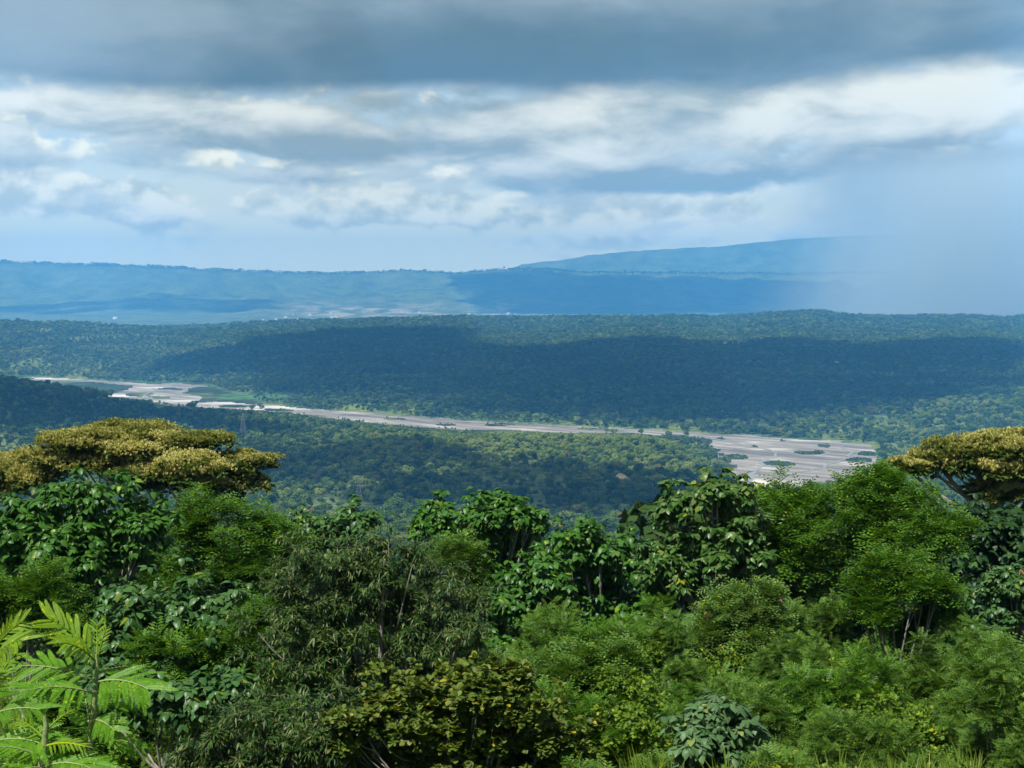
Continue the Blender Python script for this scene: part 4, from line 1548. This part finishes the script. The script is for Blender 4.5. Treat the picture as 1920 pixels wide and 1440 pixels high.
T('blue', 'grey_green_shrub', 'grey green drooping large leaved shrub at the bottom edge on the right', 'shrub',
  [(1335, 1335, 26, 22), (1325, 1395, 58, 40), (1375, 1380, 36, 34), (1345, 1450, 80, 40), (1300, 1430, 40, 40)], 21, 18, r0=.04)
T('soft', 'feathery_shrub', 'soft blue green feathery shrub right above the olive bush', 'shrub',
  [(1075, 1265, 78, 40), (1135, 1300, 66, 44), (1030, 1310, 60, 40), (1150, 1250, 40, 34), (1160, 1350, 70, 40)], 27, 19, r0=.04)
T('soft', 'feathery_shrub', 'upright feathery shrub at the right frame edge on the weedy slope', 'shrub',
  [(1850, 1260, 60, 50), (1890, 1300, 60, 50), (1830, 1320, 60, 45)], 31, 20, r0=.04)
T('broad', 'broadleaf_tree', 'broad leaved tree wedged between the narrow leaved tree and the lobed tree in the centre', 'tree',
  [(985, 1140, 50, 44), (1010, 1080, 40, 36), (1030, 1180, 60, 50), (960, 1210, 60, 40)], 40, 71, r0=.07)
T('feather', 'feathery_tree', 'feathery sapling below the lobed broadleaf tree in the centre', 'tree',
  [(1080, 1235, 46, 34), (1130, 1215, 40, 30), (1190, 1225, 46, 34)], 36, 72, r0=.05, size=.85)
T('broad', 'broadleaf_tree', 'broad leaved tree between the lobed tree and the pale edged tree', 'tree',
  [(1245, 1090, 46, 40), (1250, 1150, 52, 50), (1290, 1190, 50, 44)], 41, 73, r0=.07)
T('feather', 'feathery_tree', 'feathery tree hanging over the dark gap left of the grey stemmed tree', 'tree',
  [(1500, 1090, 60, 36), (1560, 1105, 56, 34), (1450, 1105, 40, 34)], 43, 74, r0=.08)
T('cool', 'broadleaf_tree', 'dark broad leaved tree in the shade left of the narrow leaved tree', 'tree',
  [(300, 1320, 70, 50), (390, 1310, 60, 50), (230, 1290, 60, 50)], 29, 75, r0=.06, size=.9)
# shaded trees that close the gaps behind the front row
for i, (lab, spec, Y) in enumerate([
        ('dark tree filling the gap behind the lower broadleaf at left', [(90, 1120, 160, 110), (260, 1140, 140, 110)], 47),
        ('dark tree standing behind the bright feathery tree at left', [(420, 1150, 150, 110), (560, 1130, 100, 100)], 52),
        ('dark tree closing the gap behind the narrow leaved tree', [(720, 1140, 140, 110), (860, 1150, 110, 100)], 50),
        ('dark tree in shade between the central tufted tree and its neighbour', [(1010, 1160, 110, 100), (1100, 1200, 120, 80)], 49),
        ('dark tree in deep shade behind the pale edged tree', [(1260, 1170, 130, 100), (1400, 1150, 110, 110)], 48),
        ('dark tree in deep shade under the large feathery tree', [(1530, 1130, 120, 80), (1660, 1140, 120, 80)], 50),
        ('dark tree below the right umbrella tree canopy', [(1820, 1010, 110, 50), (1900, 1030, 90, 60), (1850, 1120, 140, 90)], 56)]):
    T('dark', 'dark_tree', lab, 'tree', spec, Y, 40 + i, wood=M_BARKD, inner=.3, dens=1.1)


# ------------------------------------------------------------------ umbrella trees with ochre canopies
def build_umbrella(label, spec, Y, seed, trunk_px, fork_px, r0):
    rng = np.random.default_rng(seed)
    lobes = lobes_at(spec, Y, rng, .9, 0)
    bx = at(trunk_px, 1100, Y)[0]
    base = np.array([bx, Y, H(bx, Y)])
    root = empty('umbrella_tree', base)
    tag(root, label, 'tree')
    fork = at(fork_px[0], fork_px[1], Y)
    add_wood(root, base, lobes, rng, r0, M_BARK, fork)
    for c, r in lobes:
        # each bough carries a flat pad made of many small shallow cushions
        sub = []
        for _ in range(16):
            a, q = rng.uniform(0, 6.28), rng.uniform(0, 1) ** .6 * .95
            sub.append((c + np.array([math.cos(a) * q * r[0], math.sin(a) * q * r[1], (rng.uniform(-.35, .45) - q * q * .35) * r[2]]), np.array([r[0] * .46, r[1] * .46, r[2] * .34]) * rng.uniform(.6, 1.2)))
        P, D = crown_tips(sub, rng, 1.8, (.45, .8), .25, .8, -.1, .42, .08, 0.0, False)
        B, R, s = leaves_spray(P - UP * .12, D, rng, .26, 7, (-.1, .5))
        V, Fc = scatter(TPL['kite'], B - base, R, s)
        o = obj('foliage', mesh_arrays('foliage', V, Fc, [M_UMB]), root)
        o['kind'] = 'stuff'
        # blossom on everything that faces the sky
        Q, E_ = crown_tips(sub, rng, 9.0, (.45, .8), 0, .9, -.05, .5, .12, 0.0, False)
        B, R, s = leaves_spray(Q + UP * .05, unit(E_ * .6 + UP), rng, .165, 6, (-1.1, -.1), .7, .2)
        V, Fc = scatter(TPL['kite'], B - base, R, s)
        o = obj('blossom', mesh_arrays('blossom', V, Fc, [M_OCHRE]), root)
        o['kind'] = 'stuff'


build_umbrella('wide umbrella shaped tree with ochre blossom over the whole canopy, seen complete at left',
               [(170, 822, 80, 20), (275, 828, 100, 24), (375, 824, 62, 18), (230, 808, 70, 16), (120, 858, 85, 22), (30, 868, 60, 18), (20, 905, 62, 22), (230, 866, 110, 28), (345, 868, 90, 30),
                (445, 862, 52, 24), (400, 905, 80, 24), (455, 895, 36, 26), (60, 885, 70, 20), (290, 900, 60, 18), (420, 945, 34, 22), (-70, 880, 70, 26)], 80, 61, 320, (322, 985), .34)
build_umbrella('umbrella tree with ochre topped canopy cut by the right frame edge',
               [(1900, 830, 90, 24), (1820, 842, 74, 24), (1750, 858, 56, 20), (1700, 872, 34, 13), (1850, 872, 100, 22), (1915, 905, 66, 22), (1870, 918, 44, 18), (1990, 850, 100, 36), (1980, 920, 90, 36)],
               62, 62, 1885, (1880, 985), .3)


# ------------------------------------------------------------------ undergrowth of the slope
def make_shrub(kind, seed, h, w):
    rng = np.random.default_rng(seed)
    K = KINDS[kind]
    lob = [(np.array([rng.normal(0, w * .5), rng.normal(0, w * .5), h * rng.uniform(.3, .85)]), (w * rng.uniform(.25, .45), w * rng.uniform(.25, .45), h * rng.uniform(.2, .34))) for _ in range(6)]
    P, D = crown_tips(lob, rng, K['dens'] * 1.2, (.25, .5), .15, 1.2, sprig=2.2)
    ok = P[:, 2] > .05
    B, R, s = K['f'](P[ok], D[ok], rng, K['s'] * .75)
    V, Fc = scatter(TPL[K['t']], B, R, s)
    fo = mesh_arrays('foliage', V, Fc, [K['m']])
    st = []
    for c, r in lob:
        st.append(tube(limb_path((rng.normal(0, .08), rng.normal(0, .08), -.2), c, rng, .1, 5), np.linspace(.03, .008, 5), 5))
    return fo, mesh_arrays('stem', *join(st), [M_BARKD], smooth_=True)


KINDS['weed'] = dict(t='round', m=M_WEED, s=.10, dens=46, f=lambda P, D, r, s: leaves_spray(P, D, r, s, 5, (-.3, .5), 1.0, .4), parts=0, piece='leaf')
SHRUBS = [make_shrub('soft', 201, 1.5, 1.3), make_shrub('feather', 202, 1.9, 1.3), make_shrub('weed', 203, 1.1, 1.2), make_shrub('weed', 204, 1.5, 1.0), make_shrub('soft', 205, 1.0, 1.2), make_shrub('cool', 206, 1.6, 1.2), make_shrub('olive', 207, 1.2, 1.3)]
SHRUBS += [make_shrub('soft', 208, 2.3, .55), make_shrub('weed', 209, 1.9, .5)]
SHRUB_LAB = ['low soft feathery shrub in the undergrowth of the slope', 'bright feathery shrub in the undergrowth of the slope', 'small leaved weedy shrub in the undergrowth of the slope',
             'small leaved weedy shrub in the undergrowth of the slope', 'low soft feathery shrub in the undergrowth of the slope', 'broad leaved sapling in the undergrowth of the slope', 'olive green bush in the undergrowth of the slope',
             'tall thin feathery sapling in the undergrowth of the slope', 'tall thin small leaved weed in the undergrowth of the slope']
SHRUB_NAME = ['feathery_shrub', 'feathery_shrub', 'weedy_shrub', 'weedy_shrub', 'feathery_shrub', 'sapling', 'olive_bush', 'feathery_sapling', 'tall_weed']
rs = np.random.default_rng(77)
shrub_src = {}


def put_shrub(k, x, y, sc):
    z = H(np.array([x]), np.array([y]))[0]
    if k not in shrub_src:
        r = empty(SHRUB_NAME[k], (x, y, z))
        tag(r, SHRUB_LAB[k], 'shrub', SHRUB_LAB[k].replace(' in the undergrowth', 's in the undergrowth'))
        f = obj('foliage', SHRUBS[k][0], r)
        f['kind'] = 'stuff'
        obj('stem', SHRUBS[k][1], r)
        shrub_src[k] = r
    else:
        src = shrub_src[k]
        r = src.copy()
        COL.objects.link(r)
        for ch in src.children:
            c = ch.copy()
            COL.objects.link(c)
            c.parent = r
        r.location = (x, y, z)
    r.scale = (sc, sc, sc * rs.uniform(.85, 1.3))
    r.rotation_euler = (0, 0, rs.uniform(0, 6.28))


n_s = 0
while n_s < 250:
    Y = math.sqrt(rs.uniform(19 ** 2, 44 ** 2))
    px = rs.uniform(-60, 1980)
    if px < 1150 and rs.random() < .45:
        continue
    if 330 < px < 720 and Y < 27:
        continue
    if 1255 < px < 1440 and Y < 24:
        continue
    if 1570 < px < 1800 and 27 < Y < 36.5:
        continue
    x = Y * (px - 960) / F
    put_shrub(int(rs.choice(9, p=[.13, .10, .16, .16, .10, .02, .01, .15, .17] if px > 1150 else [.15, .1, .2, .16, .13, .06, .04, .08, .08])), x, Y, float(rs.uniform(.45, 1.05) if px > 1150 else rs.uniform(.4, .95)))
    n_s += 1


# taller bushes at the foot of the trees
for i in range(22):
    px = rs.uniform(930, 1960)
    Y = rs.uniform(36.5, 44)
    put_shrub(int(rs.choice([0, 1, 3, 5], p=[.3, .35, .15, .2])), Y * (px - 960) / F, Y, float(rs.uniform(.7, 1.25)))
for i in range(26):
    px = rs.uniform(-40, 930)
    Y = rs.uniform(30, 42)
    put_shrub(int(rs.choice([0, 1, 3, 5], p=[.25, .35, .15, .25])), Y * (px - 960) / F, Y, float(rs.uniform(1.0, 1.8)))


def make_tuft(seed, n, h, mat, wide):
    rng = np.random.default_rng(seed)
    Vs, Fs, o = [], [], 0
    for _ in range(n):
        a = rng.uniform(0, 6.28)
        L = h * rng.uniform(.55, 1.1)
        ln = rng.uniform(.15, .7) * wide
        b = rng.normal(0, .06, 2)
        t = np.linspace(0, 1, 5)
        C = np.stack([b[0] + math.cos(a) * ln * t ** 1.8 * L, b[1] + math.sin(a) * ln * t ** 1.8 * L, L * (t - .35 * t ** 2.6 * ln)], -1)
        w = .012 * h / .8 * (1 - t) ** .6 + .001
        sd = np.array([-math.sin(a), math.cos(a), 0])
        V = np.concatenate([C - sd * w[:, None], C + sd * w[:, None]])
        i = np.arange(4)
        Vs.append(V); Fs.append(np.stack([i, i + 5, i + 6, i + 1], -1) + o)
        o += 10
    return mesh_arrays('grass_tuft', np.concatenate(Vs), np.concatenate(Fs), [mat])


TUFTS = [make_tuft(1, 90, .8, M_GRASS, 1.0), make_tuft(2, 70, 1.1, M_GRASS, .8), make_tuft(3, 60, .6, M_WEED, 1.2)]
WEEDS = bpy.data.collections.new('ground cover kinds')
S.collection.children.link(WEEDS)


def put_tuft(px, py_y, k, sc, label):
    Y = py_y
    x = Y * (px - 960) / F
    o = obj('grass_tuft', TUFTS[k], loc=(x, Y, H(np.array([x]), np.array([Y]))[0]))
    o.scale = [sc] * 3
    tag(o, label, 'grass')
    return o


ta = put_tuft(1815, 24.5, 0, 1.5, 'bright green grass tuft at the bottom edge on the right slope')
tb = put_tuft(1468, 36, 1, 1.3, 'tall upright grass clump below the gap in the trees')
tc_ = put_tuft(1602, 31, 2, 1.4, 'low grass clump left of the grey stemmed tree')
for o in (ta, tb, tc_):
    WEEDS.objects.link(o)
weed_me, _ = make_shrub('weed', 305, .6, .8)
soft_me, _ = make_shrub('soft', 306, .55, .8)
for nm, me_, px_, Y_, lab in (('weed_plant', weed_me, 1700, 27, 'small leaved weed plant in front of the grey stemmed tree'), ('fern_plant', soft_me, 1560, 29, 'low ferny plant among the weeds right of the grey green shrub')):
    x = Y_ * (px_ - 960) / F
    o = obj(nm, me_, loc=(x, Y_, H(np.array([x]), np.array([Y_]))[0]))
    tag(o, lab, 'plant')
    WEEDS.objects.link(o)
g2 = FOREST.copy()
for nd in g2.nodes:
    if nd.bl_idname == 'GeometryNodeCollectionInfo':
        nd.inputs['Collection'].default_value = WEEDS
nw = 14000
Yw = np.sqrt(rs.uniform(15 ** 2, 62 ** 2, nw))
Xw = Yw * (rs.uniform(-100, 2020, nw) - 960) / F
names = sorted(o.name for o in WEEDS.objects)
pw = np.array([.12, .12, .12, .40, .24])
by = {'fern_plant': .14, 'grass_tuft': .18, 'grass_tuft.001': .2, 'grass_tuft.002': .14, 'weed_plant': .34}
pw = np.array([by[k] for k in names])
points_object('ground_cover', np.stack([Xw, Yw, H(Xw, Yw) - .03], -1), rs.uniform(.5, 1.3, nw), rs.choice(5, nw, p=pw / pw.sum()), rs.uniform(0, 6.28, nw), g2)


# ------------------------------------------------------------------ the bright fronds close to the camera
def pinna_mesh(name, mat, n=20):
    """one leaflet comb: unit length along y"""
    V, Fc = [], []
    rng = np.random.default_rng(len(name))
    for i in range(n):
        y = .05 + .92 * i / (n - 1)
        L = .105 * (math.sin(math.pi * min(1, .18 + .8 * (i / (n - 1)))) ** .5) * rng.uniform(.92, 1.05)
        z = .04 * math.sin(3.0 * y) - .12 * y * y
        for s in (-1, 1):
            k = len(V)
            w = .016
            V += [(0, y - w * .8, z), (s * L * .5, y - w * .45 + .02, z + .012), (s * L, y + w + .045, z - .012), (s * L * .5, y + w + .05, z + .006), (0, y + w, z)]
            Fc.append((k, k + 1, k + 3, k + 4))
            Fc.append((k + 1, k + 2, k + 2, k + 3))
    V += [(-.010, 0, .004), (.010, 0, .004), (.004, .98, -.10), (-.004, .98, -.10), (-.008, .5, .03), (.008, .5, .03)]
    k = len(V) - 6
    q = [f for f in Fc if len(set(f)) == 4] + [(k, k + 1, k + 5, k + 4), (k + 4, k + 5, k + 2, k + 3)]
    t = [(f[0], f[1], f[3]) for f in Fc if len(set(f)) == 3]
    return mesh_arrays(name, np.array(V, float), [np.array(q), np.array(t)], [mat])


PIN = {'fresh': pinna_mesh('pinna', M_FRESH), 'young': pinna_mesh('pinna', M_YOUNG)}
RACH = {'fresh': M_TWIG, 'young': M_YOUNG}


def frond_plant(name, label, stem_px, leaves, Y, wood=M_TWIG):
    """stem_px: pixel path of the stem from below; leaves: (base px, tip px, depth shift at tip, pairs, tone, roll, scale)"""
    base2 = at(stem_px[0][0], stem_px[0][1], Y)
    gz = H(np.array([base2[0]]), np.array([Y]))[0]
    base = np.array([base2[0] - .05, Y + .05, gz])
    root = empty(name, base)
    tag(root, label, 'shrub')
    pts = [base - np.array([0, 0, .05]), (base + base2) / 2 + np.array([.03, 0, 0])] + [at(x, y, Y) for x, y in stem_px]
    r = np.interp(np.linspace(0, 1, len(pts)), [0, .5, 1], [.014, .008, .003])
    obj('stem', mesh_arrays('stem', *tube(np.array(pts) - base, r, 7), [wood], smooth_=True), root)
    rng = np.random.default_rng(len(leaves) * 7)
    for (b, tp, dy, pairs, tone, roll, sc) in leaves:
        pairs += 1 if tone == 'fresh' else 2
        A = at(b[0], b[1], Y)
        C = at(tp[0], tp[1], Y + dy)
        ax = C - A
        L = np.linalg.norm(ax)
        tt = np.linspace(0, 1, 8)[:, None]
        mid = (A + C) / 2 + np.array([0, 0, .14 * L])
        path = (1 - tt) ** 2 * A + 2 * tt * (1 - tt) * mid + tt ** 2 * C
        lf = obj('leaf', mesh_arrays('leaf', *tube(path - A, np.linspace(.0026, .0009, 8), 5), [RACH[tone]], smooth_=True), root, A - base)
        toc = unit(np.array([0, 0, CAMZ]) - A)
        nrm = unit(UP * math.cos(roll) + toc * math.sin(roll))
        for i in range(pairs):
            f = .12 + .88 * (i + .3) / pairs
            j = f * 7
            q = path[int(j)] + (path[min(7, int(j) + 1)] - path[int(j)]) * (j - int(j))
            d = unit(path[min(7, int(j) + 1)] - path[max(0, int(j) - 1)])
            side = unit(np.cross(d, nrm))
            pl = L * .43 * sc * (.7 + .5 * math.sin(math.pi * (.25 + .6 * i / pairs)))
            for s in (-1, 1):
                fw = 1.0 + .9 * (i / pairs) ** 1.5 + rng.normal(0, .08)
                dd = unit(d * fw + side * s - nrm * rng.uniform(.0, .75))
                R = frames(dd[None], (nrm + side * s * -.25 + rng.normal(0, .3, 3))[None])[0]
                o = bpy.data.objects.new('pinna', PIN[tone])
                k = pl * rng.uniform(.9, 1.08)
                o.matrix_basis = Matrix([[*(R[a] * k), q[a] - A[a]] for a in range(3)] + [[0, 0, 0, 1]])
                link(o, lf)
    return root


frond_plant('frond_shrub', 'bright fresh green feathery shrub close by with a tall stem and spreading fronds',
            [(150, 1560), (163, 1440), (172, 1370), (178, 1300), (182, 1255), (180, 1225)],
            [((180, 1232), (92, 1160), -.03, 6, 'young', .9, 1.0), ((182, 1228), (182, 1170), .05, 5, 'young', .9, .9), ((182, 1240), (200, 1175), .02, 5, 'young', 1.1, .5),
             ((180, 1240), (120, 1205), -.08, 5, 'young', .8, .9),
             ((178, 1280), (278, 1292), -.10, 8, 'fresh', .55, .95), ((180, 1265), (258, 1252), .10, 8, 'fresh', .7, .85), ((176, 1275), (20, 1250), .02, 9, 'fresh', .6, .8),
             ((176, 1300), (30, 1300), -.15, 9, 'fresh', .45, .9), ((174, 1330), (250, 1320), .12, 7, 'fresh', .8, .9), ((172, 1350), (215, 1370), -.08, 7, 'fresh', 1.0, .9),
             ((170, 1380), (270, 1405), .02, 8, 'fresh', .6, .8), ((168, 1400), (40, 1390), -.1, 9, 'fresh', .6, .9), ((166, 1420), (190, 1470), -.15, 7, 'fresh', .9, .9),
             ((165, 1430), (90, 1455), -.2, 7, 'fresh', .8, .9), ((170, 1395), (160, 1310), .15, 7, 'fresh', 1.1, .9)], 3.0)
frond_plant('frond_shrub', 'yellow green feathery shoot close by, cut by the left frame edge',
            [(-60, 1560), (-40, 1440), (-25, 1340), (-15, 1250), (-10, 1200)],
            [((-10, 1215), (42, 1165), 0, 6, 'young', .9, 1.0), ((-12, 1235), (40, 1200), -.06, 5, 'young', .7, .9), ((-20, 1300), (30, 1225), .05, 6, 'young', 1.0, .8), ((-20, 1310), (-8, 1250), -.05, 6, 'young', 1.0, .9),
             ((-25, 1345), (75, 1330), -.05, 8, 'fresh', .5, .8), ((-35, 1400), (80, 1395), -.1, 8, 'fresh', .5, .9), ((-40, 1440), (60, 1450), -.12, 8, 'fresh', .6, .9)], 2.7)
frond_plant('frond_shrub', 'pale budding feathery shoot low in the corner between the fresh fronds',
            [(70, 1560), (78, 1440), (84, 1390), (86, 1360), (83, 1340)],
            [((84, 1352), (72, 1336), 0, 4, 'young', 1.0, .35), ((86, 1370), (140, 1330), .03, 6, 'young', .8, .35), ((84, 1385), (20, 1345), .05, 7, 'young', .7, .5), ((82, 1400), (160, 1400), -.04, 7, 'young', .6, .5),
             ((80, 1420), (0, 1400), -.03, 8, 'fresh', .5, .8), ((78, 1440), (170, 1440), -.08, 8, 'fresh', .5, .8), ((78, 1440), (10, 1460), -.1, 8, 'fresh', .5, .9)], 2.6)
